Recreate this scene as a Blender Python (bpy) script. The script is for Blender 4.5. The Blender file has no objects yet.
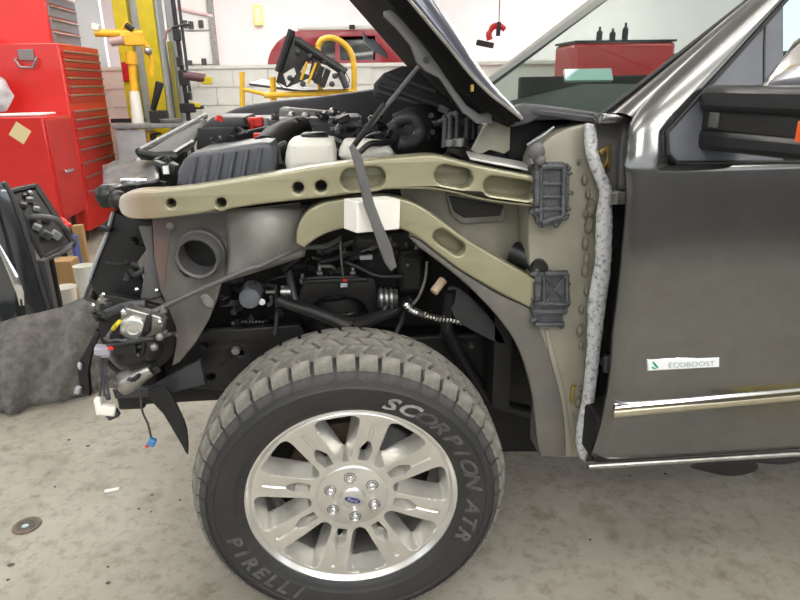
import bpy, bmesh, math, random
from mathutils import Vector, Matrix
random.seed(7)
PI = math.pi
S = bpy.context.scene
COL = S.collection

# ------------------------------------------------------------------ camera
F_PX = 632.7
PITCH, YAW, ROLL = math.radians(18.89), math.radians(4.87), math.radians(-1.014)
CAM = Vector((0.0138, -1.331, 1.408))
fwd = Vector((math.sin(YAW)*math.cos(PITCH), math.cos(YAW)*math.cos(PITCH), -math.sin(PITCH)))
r0 = Vector((math.cos(YAW), -math.sin(YAW), 0)); u0 = r0.cross(fwd)
rgt = r0*math.cos(ROLL) + u0*math.sin(ROLL); up = -r0*math.sin(ROLL) + u0*math.cos(ROLL)
cd = bpy.data.cameras.new('camera'); cam = bpy.data.objects.new('camera', cd); COL.objects.link(cam)
cd.sensor_width = 36; cd.lens = F_PX/800*36; cd.clip_start = .02; cd.clip_end = 60
cam.matrix_world = Matrix(((rgt.x, up.x, -fwd.x, CAM.x), (rgt.y, up.y, -fwd.y, CAM.y), (rgt.z, up.z, -fwd.z, CAM.z), (0, 0, 0, 1)))
S.camera = cam

def W(px, py, Y):
    """point of the plane y=Y under a pixel of the photograph"""
    d = fwd + rgt*(px-400)/F_PX - up*(py-300)/F_PX
    return CAM + d*((Y-CAM.y)/d.y)
def WZ(px, py, Z):
    d = fwd + rgt*(px-400)/F_PX - up*(py-300)/F_PX
    return CAM + d*((Z-CAM.z)/d.z)
def WX(px, py, X):
    d = fwd + rgt*(px-400)/F_PX - up*(py-300)/F_PX
    return CAM + d*((X-CAM.x)/d.x)

# ------------------------------------------------------------------ world and light
wd = bpy.data.worlds.new('world'); S.world = wd; wd.use_nodes = True
bg = wd.node_tree.nodes['Background']; bg.inputs[0].default_value = (.93, .97, 1, 1); bg.inputs[1].default_value = 1.9
S.view_settings.view_transform = 'Standard'; S.view_settings.look = 'None'
S.view_settings.exposure = -0.1; S.view_settings.gamma = 1; S.view_settings.use_curve_mapping = False
CEIL = 4.4
LAMPS = [(-1.3, -1.6, 20), (1.9, -1.6, 32), (-1.0, -4.2, 75), (2.4, -4.2, 100), (-1.6, .9, 24), (2.2, 1.2, 34), (-2.6, 4.2, 50), (-.5, 3.4, 34), (4.6, 4.6, 50), (-1.2, 8.9, 150), (4.8, 9.3, 150)]  # row farthest behind the camera is added to brighten the pillar and door frame
def area_light(x, y, power):
    ld = bpy.data.lights.new('tube_light', 'AREA'); ld.shape = 'RECTANGLE'; ld.size = 1.9; ld.size_y = .5
    ld.energy = power; ld.color = (1, .98, .94)
    o = bpy.data.objects.new('tube_light', ld); COL.objects.link(o); o.location = (x, y, CEIL-.64)
    lu = ld.copy(); lu.energy = power*1.5; o = bpy.data.objects.new('tube_uplight', lu); COL.objects.link(o); o.location = (x, y, CEIL-.48); o.rotation_euler = (PI, 0, 0)
for l in LAMPS: area_light(*l)

# ------------------------------------------------------------------ helpers
def lin(c):
    r = []
    for v in c[:3]:
        v /= 255
        r.append(v/12.92 if v <= .04045 else ((v+.055)/1.055)**2.4)
    return (*r, 1)
MATS = {}
def mat(name, c, rough=.6, metal=0, c2=None, scale=8, bump=0, bscale=60, coat=0, spec=.5, contrast=(.35, .65), detail=6):
    m = bpy.data.materials.new(name); m.use_nodes = True; MATS[name] = m
    nt = m.node_tree; b = nt.nodes['Principled BSDF']
    b.inputs['Base Color'].default_value = lin(c); b.inputs['Roughness'].default_value = rough
    b.inputs['Metallic'].default_value = metal; b.inputs['Coat Weight'].default_value = coat
    b.inputs['Coat Roughness'].default_value = .05
    b.inputs['Specular IOR Level'].default_value = spec
    tc = nt.nodes.new('ShaderNodeTexCoord')
    if c2:
        n = nt.nodes.new('ShaderNodeTexNoise'); n.inputs['Scale'].default_value = scale; n.inputs['Detail'].default_value = detail
        rp = nt.nodes.new('ShaderNodeValToRGB')
        rp.color_ramp.elements[0].position = contrast[0]; rp.color_ramp.elements[1].position = contrast[1]
        rp.color_ramp.elements[0].color = lin(c); rp.color_ramp.elements[1].color = lin(c2)
        nt.links.new(tc.outputs['Object'], n.inputs['Vector']); nt.links.new(n.outputs['Fac'], rp.inputs['Fac'])
        nt.links.new(rp.outputs['Color'], b.inputs['Base Color'])
    if bump:
        n2 = nt.nodes.new('ShaderNodeTexNoise'); n2.inputs['Scale'].default_value = bscale; n2.inputs['Detail'].default_value = 4
        bp = nt.nodes.new('ShaderNodeBump'); bp.inputs['Strength'].default_value = bump; bp.inputs['Distance'].default_value = .01
        nt.links.new(tc.outputs['Object'], n2.inputs['Vector']); nt.links.new(n2.outputs['Fac'], bp.inputs['Height'])
        nt.links.new(bp.outputs['Normal'], b.inputs['Normal'])
    return m
def glass_mat(name, tint, refl=.6, rough=0):
    m = bpy.data.materials.new(name); m.use_nodes = True; nt = m.node_tree; nt.nodes.clear()
    o = nt.nodes.new('ShaderNodeOutputMaterial'); mx = nt.nodes.new('ShaderNodeMixShader')
    t = nt.nodes.new('ShaderNodeBsdfTransparent'); t.inputs[0].default_value = (*tint, 1)
    g = nt.nodes.new('ShaderNodeBsdfGlossy'); g.inputs['Roughness'].default_value = rough
    lw = nt.nodes.new('ShaderNodeFresnel'); lw.inputs[0].default_value = 1.5
    mu = nt.nodes.new('ShaderNodeMath'); mu.operation = 'MULTIPLY'; mu.inputs[1].default_value = refl; mu.use_clamp = True
    nt.links.new(lw.outputs[0], mu.inputs[0]); nt.links.new(mu.outputs[0], mx.inputs[0])
    nt.links.new(t.outputs[0], mx.inputs[1]); nt.links.new(g.outputs[0], mx.inputs[2]); nt.links.new(mx.outputs[0], o.inputs[0])
    return m

class MB:
    def __init__(s): s.v = []; s.f = []
    def add(s, vs, fs):
        k = len(s.v); s.v += [Vector(v) for v in vs]; s.f += [tuple(i+k for i in f) for f in fs]; return s
    def hexa(s, p):      # 8 points: bottom ring then top ring
        return s.add(p, [(3, 2, 1, 0), (4, 5, 6, 7), (0, 1, 5, 4), (1, 2, 6, 5), (2, 3, 7, 6), (3, 0, 4, 7)])
    def box(s, c, d, rz=0, rx=0, ry=0):
        m = Matrix.Rotation(rz, 3, 'Z') @ Matrix.Rotation(rx, 3, 'X') @ Matrix.Rotation(ry, 3, 'Y'); c = Vector(c)
        x, y, z = d[0]/2, d[1]/2, d[2]/2
        return s.hexa([c + m @ Vector(q) for q in [(-x, -y, -z), (x, -y, -z), (x, y, -z), (-x, y, -z), (-x, -y, z), (x, -y, z), (x, y, z), (-x, y, z)]])
    def bb(s, x0, x1, y0, y1, z0, z1): return s.box(((x0+x1)/2, (y0+y1)/2, (z0+z1)/2), (x1-x0, y1-y0, z1-z0))
    def tube(s, pts, r, n=8, caps=True):
        pts = [Vector(p) for p in pts]; N = len(pts); k = len(s.v); pu = None
        for i, p in enumerate(pts):
            t = (pts[min(i+1, N-1)] - pts[max(i-1, 0)]).normalized()
            if pu is None: pu = t.orthogonal().normalized()
            pu = (pu - t*pu.dot(t)).normalized(); w = t.cross(pu)
            rr = r[i] if isinstance(r, (list, tuple)) else r
            for j in range(n):
                a = 2*PI*j/n; s.v.append(p + (pu*math.cos(a) + w*math.sin(a))*rr)
        for i in range(N-1):
            for j in range(n):
                s.f.append((k+i*n+j, k+i*n+(j+1) % n, k+(i+1)*n+(j+1) % n, k+(i+1)*n+j))
        if caps:
            s.f.append(tuple(k+j for j in reversed(range(n)))); s.f.append(tuple(k+(N-1)*n+j for j in range(n)))
        return s
    def lathe(s, prof, c, axis='Y', n=32, close=False):
        """prof: (radius, height along axis)"""
        k = len(s.v); c = Vector(c)
        for r, h in prof:
            for j in range(n):
                a = 2*PI*j/n; ca, sa = r*math.cos(a), r*math.sin(a)
                s.v.append(c + {'Y': Vector((ca, h, sa)), 'Z': Vector((ca, sa, h)), 'X': Vector((h, ca, sa))}[axis])
        M = len(prof)
        for i in range(M-1 + (1 if close else 0)):
            for j in range(n):
                a, b = k+i*n, k+((i+1) % M)*n
                s.f.append((a+j, a+(j+1) % n, b+(j+1) % n, b+j))
        if not close:
            if prof[0][0] > 1e-5: s.f.append(tuple(k+j for j in reversed(range(n))))
            if prof[-1][0] > 1e-5: s.f.append(tuple(k+(M-1)*n+j for j in range(n)))
        return s
    def ball(s, c, r, n=12):
        r = r if isinstance(r, (tuple, list)) else (r, r, r); k = len(s.v); c = Vector(c); m = n//2
        for i in range(m+1):
            t = PI*i/m
            for j in range(n):
                a = 2*PI*j/n; s.v.append(c + Vector((r[0]*math.sin(t)*math.cos(a), r[1]*math.sin(t)*math.sin(a), r[2]*math.cos(t))))
        for i in range(m):
            for j in range(n): s.f.append((k+i*n+j, k+(i+1)*n+j, k+(i+1)*n+(j+1) % n, k+i*n+(j+1) % n))
        return s
    def grid(s, rows, closeu=False):
        k = len(s.v); n = len(rows[0])
        for r in rows: s.v += [Vector(q) for q in r]
        for i in range(len(rows)-1):
            for j in range(n if closeu else n-1): s.f.append((k+i*n+j, k+i*n+(j+1) % n, k+(i+1)*n+(j+1) % n, k+(i+1)*n+j))
        return s
def origin_of(o):
    p = Vector((0, 0, 0))
    while o: p += o.location; o = o.parent
    return p
def finish(me, smooth):
    bm = bmesh.new(); bm.from_mesh(me); bmesh.ops.remove_doubles(bm, verts=bm.verts, dist=1e-6)
    bmesh.ops.recalc_face_normals(bm, faces=bm.faces); bm.to_mesh(me); bm.free()
    if smooth:
        for p in me.polygons: p.use_smooth = True
        me.set_sharp_from_angle(angle=math.radians(smooth))
def put(name, me, m, parent, bevel=0, label=None, thick=0):
    """place a mesh given in world coordinates; its origin goes to the centre of its base"""
    po = origin_of(parent)
    vs = [v.co for v in me.vertices]
    mn = Vector([min(v[i] for v in vs) for i in range(3)]); mx = Vector([max(v[i] for v in vs) for i in range(3)])
    c = Vector(((mn.x+mx.x)/2, (mn.y+mx.y)/2, mn.z))
    me.transform(Matrix.Translation(-c))
    o = bpy.data.objects.new(name, me); COL.objects.link(o); o.parent = parent; o.location = c - po
    me.materials.append(m)
    if thick:
        md = o.modifiers.new('solid', 'SOLIDIFY'); md.thickness = thick; md.offset = 0
    if bevel:
        md = o.modifiers.new('bevel', 'BEVEL'); md.width = bevel; md.segments = 2; md.limit_method = 'ANGLE'; md.angle_limit = math.radians(40)
    if label: o['label'] = label
    return o
def part(name, mb, m, parent=None, bevel=0, smooth=40, label=None, thick=0):
    me = bpy.data.meshes.new(name); me.from_pydata([tuple(v) for v in mb.v], [], mb.f); finish(me, smooth)
    return put(name, me, m, parent, bevel, label, thick)
def tag(o, label, cat, group=None):
    o['label'] = label; o['category'] = cat
    if group: o['group'] = group
    return o
def thing(name, label, cat, loc, group=None):
    o = bpy.data.objects.new(name, None); COL.objects.link(o); o.location = loc; o.empty_display_size = .1
    return tag(o, label, cat, group)
def struct(o): o['kind'] = 'structure'; return o
def smoothpoly(pts, n=4, closed=True):
    out = []; N = len(pts)
    rng = range(N) if closed else range(N-1)
    for i in rng:
        g = lambda k: pts[k % N] if closed else pts[max(0, min(N-1, k))]
        p0, p1, p2, p3 = g(i-1), g(i), g(i+1), g(i+2)
        for k in range(n):
            t = k/n
            out.append(tuple(.5*((2*b) + (-a+c)*t + (2*a-5*b+4*c-d)*t*t + (-a+3*b-3*c+d)*t**3) for a, b, c, d in zip(p0, p1, p2, p3)))
    if not closed: out.append(tuple(pts[-1]))
    return out
def plate_xz(loops, Y, thick, bevel=0, res=2):
    """mesh of an outline with holes (loops of x,z), front face at y=Y, extruded away from the viewer"""
    cu = bpy.data.curves.new('tmp', 'CURVE'); cu.dimensions = '2D'; cu.fill_mode = 'BOTH'
    cu.extrude = max(thick/2 - bevel, 1e-5); cu.bevel_depth = bevel; cu.bevel_resolution = res; cu.offset = -bevel
    for lp in loops:
        sp = cu.splines.new('POLY'); sp.points.add(len(lp)-1); sp.use_cyclic_u = True
        for p, q in zip(sp.points, lp): p.co = (q[0], q[1], 0, 1)
    ob = bpy.data.objects.new('tmp', cu); COL.objects.link(ob)
    me = bpy.data.meshes.new_from_object(ob.evaluated_get(bpy.context.evaluated_depsgraph_get()))
    bpy.data.objects.remove(ob); bpy.data.curves.remove(cu)
    for v in me.vertices:
        x, y, z = v.co; v.co = (x, Y + thick/2 - z, y)
    return me
def px_loop(pts, Y): return [(w.x, w.z) for w in (W(a, b, Y) for a, b in pts)]
def plate(name, pts, Y, thick, m, parent=None, holes=(), bevel=.004, smooth=0, label=None, shear=None):
    """outline traced in pixels at its own distance Y; shear(x,z)->dy bends it in depth"""
    if smooth: pts = smoothpoly(pts, smooth)
    me = plate_xz([px_loop(pts, Y)] + [px_loop(h, Y) for h in holes], Y, thick, bevel)
    if shear:
        for v in me.vertices: v.co.y += shear(v.co.x, v.co.z)
    finish(me, 40)
    return put(name, me, m, parent, label=label)
def oval(cx, cy, w, h, tilt=0, n=10):
    r = h/2; L = max(w/2 - r, 0); a = math.radians(tilt); o = []
    for i in range(n+1):
        t = -PI/2 + PI*i/n; o.append((L + r*math.cos(t), r*math.sin(t)))
    for i in range(n+1):
        t = PI/2 + PI*i/n; o.append((-L + r*math.cos(t), r*math.sin(t)))
    return [(cx + x*math.cos(a) - y*math.sin(a), cy + x*math.sin(a) + y*math.cos(a)) for x, y in o]
def cable(name, pts, r, m, parent=None, n=8, sm=5, label=None):
    w = [tuple(W(*p)) for p in pts]
    if sm: w = smoothpoly(w, sm, False)
    return part(name, MB().tube(w, r, n), m, parent, smooth=60, label=label)
def rod(name, a, b, r, m, parent=None, n=12, label=None, **k):
    return part(name, MB().tube([W(*a), W(*b)], r, n), m, parent, smooth=40, label=label, **k)

# ------------------------------------------------------------------ materials
M = {}
M['paint'] = mat('grey_metallic_paint', (112, 112, 112), .17, .88, (117, 117, 117), 30, coat=.6)
M['hoodpaint'] = mat('hood_paint', (78, 80, 92), .3, .7, coat=.8)
M['primer'] = mat('olive_primer', (152, 147, 120), .36, .25, (144, 140, 115), 7, coat=.3)
M['primer_grey'] = mat('grey_green_primer', (150, 147, 133), .48, .1, (140, 137, 124), 9, coat=.1)
M['primer_dark'] = mat('grey_primer', (104, 101, 95), .5, 0, (96, 94, 90), 14)
M['flange'] = mat('flange_sheen', (214, 214, 210), .3, .2)  # near-white colour stands for the bright reflection on the tube's top face
M['black'] = mat('black_plastic', (32, 32, 34), .42, 0, (25, 25, 26), 15)
M['satin'] = mat('satin_black_steel', (30, 30, 32), .38, .1, (38, 36, 35), 12)
M['chassis'] = mat('chassis_black', (19, 19, 20), .6, 0, (30, 28, 26), 16)
M['dgrey'] = mat('dark_grey_plastic', (66, 66, 70), .45, 0, (58, 58, 61), 20)
M['mgrey'] = mat('mid_grey_plastic', (96, 95, 96), .5, 0, (84, 83, 83), 12)
M['casting'] = mat('dark_bracket', (86, 88, 92), .5, .15, (62, 63, 66), 40, bump=.4, bscale=120)
M['rubber'] = mat('tyre_rubber', (40, 40, 42), .6, 0, (48, 47, 47), 9)
M['lug'] = mat('dusty_shoulder', (84, 83, 80), .9, 0, (58, 57, 57), 30)
M['groove'] = mat('tyre_groove', (38, 37, 37), .8)
M['tread'] = mat('dusty_tread', (142, 139, 131), .9, 0, (112, 110, 104), 30, bump=.4, bscale=150)
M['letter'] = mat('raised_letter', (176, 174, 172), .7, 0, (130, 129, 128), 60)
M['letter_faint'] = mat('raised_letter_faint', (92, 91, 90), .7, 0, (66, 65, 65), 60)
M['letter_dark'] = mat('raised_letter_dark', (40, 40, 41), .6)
M['alloy'] = mat('machined_alloy', (228, 227, 224), .3, .85, (218, 217, 213), 20)
M['chrome'] = mat('chrome', (235, 235, 238), .1, 1)
M['steel'] = mat('bare_steel', (178, 176, 172), .35, .9, (150, 148, 145), 25)
M['dullsteel'] = mat('dull_steel', (150, 148, 144), .5, .5, (120, 118, 114), 30)
M['rotor'] = mat('rusty_rotor', (92, 74, 56), .7, .3, (62, 54, 46), 20)
M['white'] = mat('white_plastic', (236, 234, 226), .45, 0, (226, 223, 212), 6)
M['foamwhite'] = mat('white_block', (240, 238, 232), .8, 0, (230, 227, 220), 10)
M['sealant'] = mat('grey_sealant', (200, 201, 203), .85, 0, (126, 127, 128), 85, bump=.7, bscale=110, contrast=(.52, .7))
M['rust'] = mat('seam_rust', (122, 116, 100), .8, 0, (92, 86, 78), 60, bump=.5)
M['brown'] = mat('cardboard', (168, 134, 88), .85, 0, (155, 122, 80), 10)
M['blue'] = mat('blue_plastic', (70, 88, 150), .5)
M['bluecon'] = mat('blue_connector', (70, 130, 190), .4)
M['red'] = mat('red_enamel', (212, 40, 34), .35, 0, (204, 36, 31), 5, coat=.4)
M['darkred'] = mat('dark_red_enamel', (186, 26, 34), .35, 0, (176, 22, 30), 5, coat=.3)
M['drawer'] = mat('drawer_red', (190, 38, 36), .4, 0, (182, 36, 34), 8)
M['pull'] = mat('drawer_pull', (150, 140, 138), .35, .8)
M['bluegrey'] = mat('drawer_bluegrey', (126, 130, 142), .4, .3)
M['yellow'] = mat('lift_yellow', (206, 186, 20), .45, 0, (196, 176, 24), 8)
M['orange'] = mat('tool_orange_yellow', (238, 182, 40), .45, 0, (228, 168, 36), 20)
M['stand'] = mat('stand_yellow', (228, 180, 50), .4)
M['ltgrey'] = mat('light_grey_steel', (172, 176, 180), .5, .2, (160, 164, 168), 12)
M['bench'] = mat('bench_steel', (132, 134, 134), .55, .2, (116, 117, 116), 14)
M['felt'] = mat('grey_felt', (130, 127, 123), .95, 0, (104, 102, 99), 26, bump=1, bscale=130, spec=.1)
M['maroon'] = mat('maroon_paint', (150, 20, 36), .25, 0, coat=.7)
M['paper'] = mat('cream_paper', (226, 208, 160), .9)
M['sheet'] = mat('white_paper', (232, 232, 230), .85)
M['bag'] = mat('plastic_bag', (196, 196, 200), .4, 0, (160, 150, 154), 12)
M['amber'] = mat('amber_reflector', (240, 96, 30), .3, coat=.5)
M['reddish'] = mat('red_plastic', (214, 48, 40), .4)
M['tint'] = glass_mat('windshield_glass', (.74, .83, .80), .06)
M['darkglass'] = mat('dark_glass', (12, 16, 16), .05, 0, coat=.5)
M['wall'] = mat('white_wall', (238, 236, 234), .9, 0, (232, 230, 228), 1.5)
M['pinkwall'] = mat('pinkish_wall', (240, 226, 228), .9, 0, (238, 220, 224), 1.2)
M['greywall'] = mat('grey_wall', (222, 225, 229), .9, 0, (214, 218, 223), 1.5)
M['block'] = mat('painted_block', (226, 226, 222), .85, 0, (218, 217, 212), 5, bump=.15)
M['mortar'] = mat('mortar', (219, 218, 213), .9)
M['shopwall'] = mat('dado_grey', (112, 110, 106), .8, 0, (98, 96, 93), 2)
M['ceiling'] = mat('ceiling_white', (225, 224, 220), .9)
M['lampwhite'] = mat('lamp_housing', (240, 240, 240), .5)
M['gold'] = mat('zinc_gold', (190, 162, 96), .35, .8)
M['dash'] = mat('dashboard', (30, 31, 32), .8)
M['headliner'] = mat('headliner', (150, 150, 146), .9)
M['card'] = mat('pale_card', (206, 222, 220), .7)
def concrete():
    m = bpy.data.materials.new('concrete'); m.use_nodes = True; nt = m.node_tree; b = nt.nodes['Principled BSDF']
    tc = nt.nodes.new('ShaderNodeTexCoord')
    def noise(sc, det, ro=.6):
        n = nt.nodes.new('ShaderNodeTexNoise'); n.inputs['Scale'].default_value = sc; n.inputs['Detail'].default_value = det
        n.inputs['Roughness'].default_value = ro; nt.links.new(tc.outputs['Object'], n.inputs['Vector']); return n
    def ramp(n, stops):
        r = nt.nodes.new('ShaderNodeValToRGB'); nt.links.new(n.outputs['Fac'], r.inputs['Fac'])
        e = r.color_ramp.elements
        while len(e) < len(stops): e.new(.5)
        for q, (p, c) in zip(e, stops): q.position = p; q.color = lin(c)
        return r
    def mix(kind, f, a, bb_):
        x = nt.nodes.new('ShaderNodeMix'); x.data_type = 'RGBA'; x.blend_type = kind; x.inputs[0].default_value = f
        nt.links.new(a, x.inputs[6]); nt.links.new(bb_, x.inputs[7]); return x.outputs[2]
    c1 = ramp(noise(2.2, 9, .65), [(.3, (146, 141, 130)), (.5, (160, 155, 144)), (.72, (172, 168, 158))])
    c2 = ramp(noise(26, 6, .7), [(.33, (196, 192, 184)), (.5, (248, 248, 246)), (1, (255, 255, 255))])
    c3 = ramp(noise(9, 5, .5), [(.3, (196, 190, 180)), (.44, (255, 255, 255)), (1, (255, 255, 255))])
    col = mix('MULTIPLY', .7, c1.outputs[0], c2.outputs[0]); col = mix('MULTIPLY', .55, col, c3.outputs[0])
    nt.links.new(col, b.inputs['Base Color']); b.inputs['Roughness'].default_value = .62
    bp = nt.nodes.new('ShaderNodeBump'); bp.inputs['Strength'].default_value = .12; bp.inputs['Distance'].default_value = .004
    nt.links.new(noise(60, 5).outputs['Fac'], bp.inputs['Height']); nt.links.new(bp.outputs['Normal'], b.inputs['Normal'])
    return m
M['concrete'] = concrete()

# ------------------------------------------------------------------ the room
struct(part('floor', MB().bb(-9, 9, -6, 13, -.1, 0), M['concrete']))
struct(part('ceiling', MB().bb(-9, 9, -6, 13, CEIL, CEIL+.1), M['ceiling']))
struct(part('wall_back', MB().bb(-9, 9, 12, 12.1, 0, CEIL), M['pinkwall']))
struct(part('wall_left', MB().bb(-9, -3.02, 7.9, 8.0, 0, CEIL), M['greywall']))
struct(part('wall_front', MB().bb(-9, 9, -6.1, -6, 0, 1.9), M['shopwall']))
struct(part('wall_right', MB().bb(9, 9.1, -6, 13, 0, 1.9), M['shopwall']))
struct(part('wall_far_left', MB().bb(-9.1, -9, -6, 13, 0, 1.9), M['shopwall']))
hw = struct(part('wall_half', MB().bb(-3.0, 6, 6.56, 6.7, 0, 1.6), M['mortar']))
bme = None
for row in range(8):
    for k in range(-9, 15):
        x0 = k*.4 + (row % 2)*.2 - .2; z0 = row*.2
        if z0 < .9 or x0 < -3.0 or x0 > .3: continue
        if bme is None:
            bme = bpy.data.meshes.new('block'); mb = MB().bb(-.195, .195, -.02, .02, .004, .196); bme.from_pydata([tuple(v) for v in mb.v], [], mb.f); finish(bme, 0); bme.materials.append(M['block'])
        o = bpy.data.objects.new('block', bme); COL.objects.link(o); o.parent = hw; o.location = Vector((x0+.2, 6.555, z0)) - hw.location
part('wall_cap', MB().bb(-3.0, 6, 6.52, 6.74, 1.6, 1.64), M['block'], hw)
for i, (x, y, p) in enumerate(LAMPS):
    t = thing('ceiling_lamp', 'unseen white fluorescent batten lamp fixed under the ceiling', 'lamp', (x, y, CEIL-.62), 'ceiling lamps')
    part('housing', MB().bb(x-.98, x+.98, y-.28, y+.28, CEIL-.62, CEIL-.50), M['lampwhite'], t, .01)
    for dx in (-.8, .8): part('hanger', MB().tube([(x+dx, y, CEIL-.5), (x+dx, y, CEIL)], .008, 6), M['dgrey'], t)

# ------------------------------------------------------------------ the pickup truck
T = thing('pickup_truck', 'dark grey pickup truck with its front fender stripped off and hood raised', 'truck', (0, 0, 0))
ZC = .402
# tyre
ZC = .405
prof = [(.255, .06), (.262, .044), (.272, .030), (.286, .021), (.292, .019), (.294, .016), (.298, .0155), (.305, .013), (.330, .006), (.338, .006), (.340, .0035), (.344, .0035), (.346, .007), (.350, .008), (.366, .016), (.378, .028), (.387, .043), (.391, .06), (.393, .1375)]
prof += [(r, .275-y) for r, y in reversed(prof[:-1])]
tyre = part('tire', MB().lathe(prof, (0, 0, ZC), 'Y', 96, True), M['rubber'], T, smooth=50, label='black all-terrain tire with dusty grey tread blocks')
def at_polar(a, r, y): return Vector((r*math.sin(a), y, ZC + r*math.cos(a)))
NB = 46
def tread_block_mesh(y0, y1, skew, R0, R1, frac, slope=0, stagger=0):
    """one tread block around angle 0; hexagonal-ish plan skewed along the tread"""
    mb = MB(); da = 2*PI/NB*frac/2; g = 3
    rows = []
    for k in range(g+1):
        t = -1 + 2*k/g
        for (yy, sk) in ((y0, -skew), (y1, skew)):
            pass
    def ring(R, s):
        pts = []
        for yy, sk in ((y0 + (1-s)*.002, -skew), (y1 - (1-s)*.002, skew)):
            for k in range(g+1):
                t = (-1 + 2*k/g) * (1 - (1-s)*.12)
                Rr = R - slope*max(0, (.06-yy))*1.0 if yy < .06 else (R - slope*max(0, yy-.215) if yy > .215 else R)
                pts.append(at_polar(da*t + sk, Rr, yy))
        return pts
    lo, hi = ring(R0, 1), ring(R1, 0); n = g+1
    mb.v = lo + hi; h = 2*n
    for k in range(g):
        mb.f += [(h+k, h+k+1, h+n+k+1, h+n+k), (k, k+1, h+k+1, h+k), (n+k, h+n+k, h+n+k+1, n+k+1)]
    mb.f += [(0, h, h+n, n), (n-1, 2*n-1, h+2*n-1, h+n-1)]
    me = bpy.data.meshes.new('tread_block'); me.from_pydata([tuple(v - Vector((0, 0, ZC))) for v in mb.v], [], mb.f); finish(me, 30)
    me.materials.append(M['tread']); return me
rows = [(.026, .068, 0, .384, .4015, .91, .52, 0), (.072, .109, .026, .390, .4045, .92, 0, .5), (.113, .150, -.028, .390, .405, .92, 0, .15),
        (.154, .191, .026, .390, .4045, .92, 0, .7), (.195, .242, -.01, .386, .4025, .91, .45, .3)]
for y0, y1, sk, R0, R1, fr, sl, off in rows:
    me = tread_block_mesh(y0, y1, sk, R0, R1, fr, sl)
    for k in range(NB):
        o = bpy.data.objects.new('tread_block', me); COL.objects.link(o); o.parent = tyre
        o.location = Vector((0, 0, ZC)) - origin_of(tyre); o.rotation_euler = (0, 2*PI*(k+off)/NB, 0)
# shoulder lugs on the outer sidewall
lm = MB(); da = 2*PI/NB
for dz in (0,):
    q = []
    for r, y in ((.360, .0118), (.386, .036)):
        for a in (-da*.43, da*.43): q.append((a, r, y))
    lo = [at_polar(a, r+.001, y+.008) for a, r, y in (q[0], q[1], q[3], q[2])]; hi = [at_polar(a*.95, r, y-.0018) for a, r, y in (q[0], q[1], q[3], q[2])]
    lm.hexa(lo+hi)
me = bpy.data.meshes.new('shoulder_lug'); me.from_pydata([tuple(v-Vector((0, 0, ZC))) for v in lm.v], [], lm.f); finish(me, 0); me.materials.append(M['lug'])
for k in range(NB):
    o = bpy.data.objects.new('shoulder_lug', me); COL.objects.link(o); o.parent = tyre
    o.location = Vector((0, 0, ZC)) - origin_of(tyre); o.rotation_euler = (0, 2*PI*k/NB, 0)
# raised lettering
def text_mesh(txt, size, depth=.001, off=0, shear=0):
    cu = bpy.data.curves.new('t', 'FONT'); cu.body = txt; cu.size = size; cu.extrude = depth; cu.align_x = 'CENTER'; cu.resolution_u = 3; cu.offset = off; cu.shear = shear
    ob = bpy.data.objects.new('t', cu); COL.objects.link(ob)
    me = bpy.data.meshes.new_from_object(ob.evaluated_get(bpy.context.evaluated_depsgraph_get()))
    bpy.data.objects.remove(ob); bpy.data.curves.remove(cu); return me
def side_y(r):
    for (r1, y1), (r2, y2) in zip(prof, prof[1:]):
        if r1 <= r <= r2: return y1 + (y2-y1)*(r-r1)/(r2-r1)
    return .01
def arc_text(name, txt, a0, step, r, size, m, flip=False, wide=1.25):
    mb = MB()
    for i, ch in enumerate(txt):
        if ch == ' ': continue
        a = math.radians(a0 + step*i*(-1 if flip else 1))
        me = text_mesh(ch, size, .001, .0014, .25)
        er = Vector((math.sin(a), 0, math.cos(a))); et = Vector((math.cos(a), 0, -math.sin(a)))
        if flip: er, et = -er, -et
        vs = []
        for v in me.vertices:
            p = et*v.co.x*wide + er*(v.co.y - size*.35) + Vector((math.sin(a), 0, math.cos(a)))*r
            rr = math.hypot(p.x, p.z); vs.append(Vector((p.x, side_y(rr) - .0012 - v.co.z, p.z + ZC)))
        mb.add(vs, [tuple(p.vertices) for p in me.polygons]); bpy.data.meshes.remove(me)
    return part(name, mb, m, tyre, smooth=0)
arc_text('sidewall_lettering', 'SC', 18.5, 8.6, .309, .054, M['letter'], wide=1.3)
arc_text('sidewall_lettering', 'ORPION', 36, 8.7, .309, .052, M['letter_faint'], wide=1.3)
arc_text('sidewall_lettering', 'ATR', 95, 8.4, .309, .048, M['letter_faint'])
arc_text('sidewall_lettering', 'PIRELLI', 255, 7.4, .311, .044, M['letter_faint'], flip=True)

# wheel rim
R = .268
A0 = math.radians(-7)
def pol(a, r): return (r*math.sin(a), ZC + r*math.cos(a))
def sdf(poly, u, v):
    d = 1e9; ins = False; n = len(poly)
    for i in range(n):
        ax, ay = poly[i]; bx_, by_ = poly[(i+1) % n]; ex_, ey = bx_-ax, by_-ay
        t = max(0, min(1, ((u-ax)*ex_ + (v-ay)*ey)/(ex_*ex_+ey*ey)))
        d = min(d, math.hypot(u-ax-ex_*t, v-ay-ey*t))
        if (ay > v) != (by_ > v) and u < ax + ex_*(v-ay)/ey: ins = not ins
    return -d if ins else d
VP_ = smoothpoly([(-.05, .44), (-.10, .58), (-.185, .82), (-.175, .885), (-.10, .905), (.10, .905), (.175, .885), (.185, .82), (.10, .58), (.05, .44), (0, .41)], 2)
SP_ = [(-.036, .42), (.036, .42), (.055, .545), (.016, .63), (-.016, .63), (-.055, .545)]
NTS, NR = 104, 130
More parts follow.
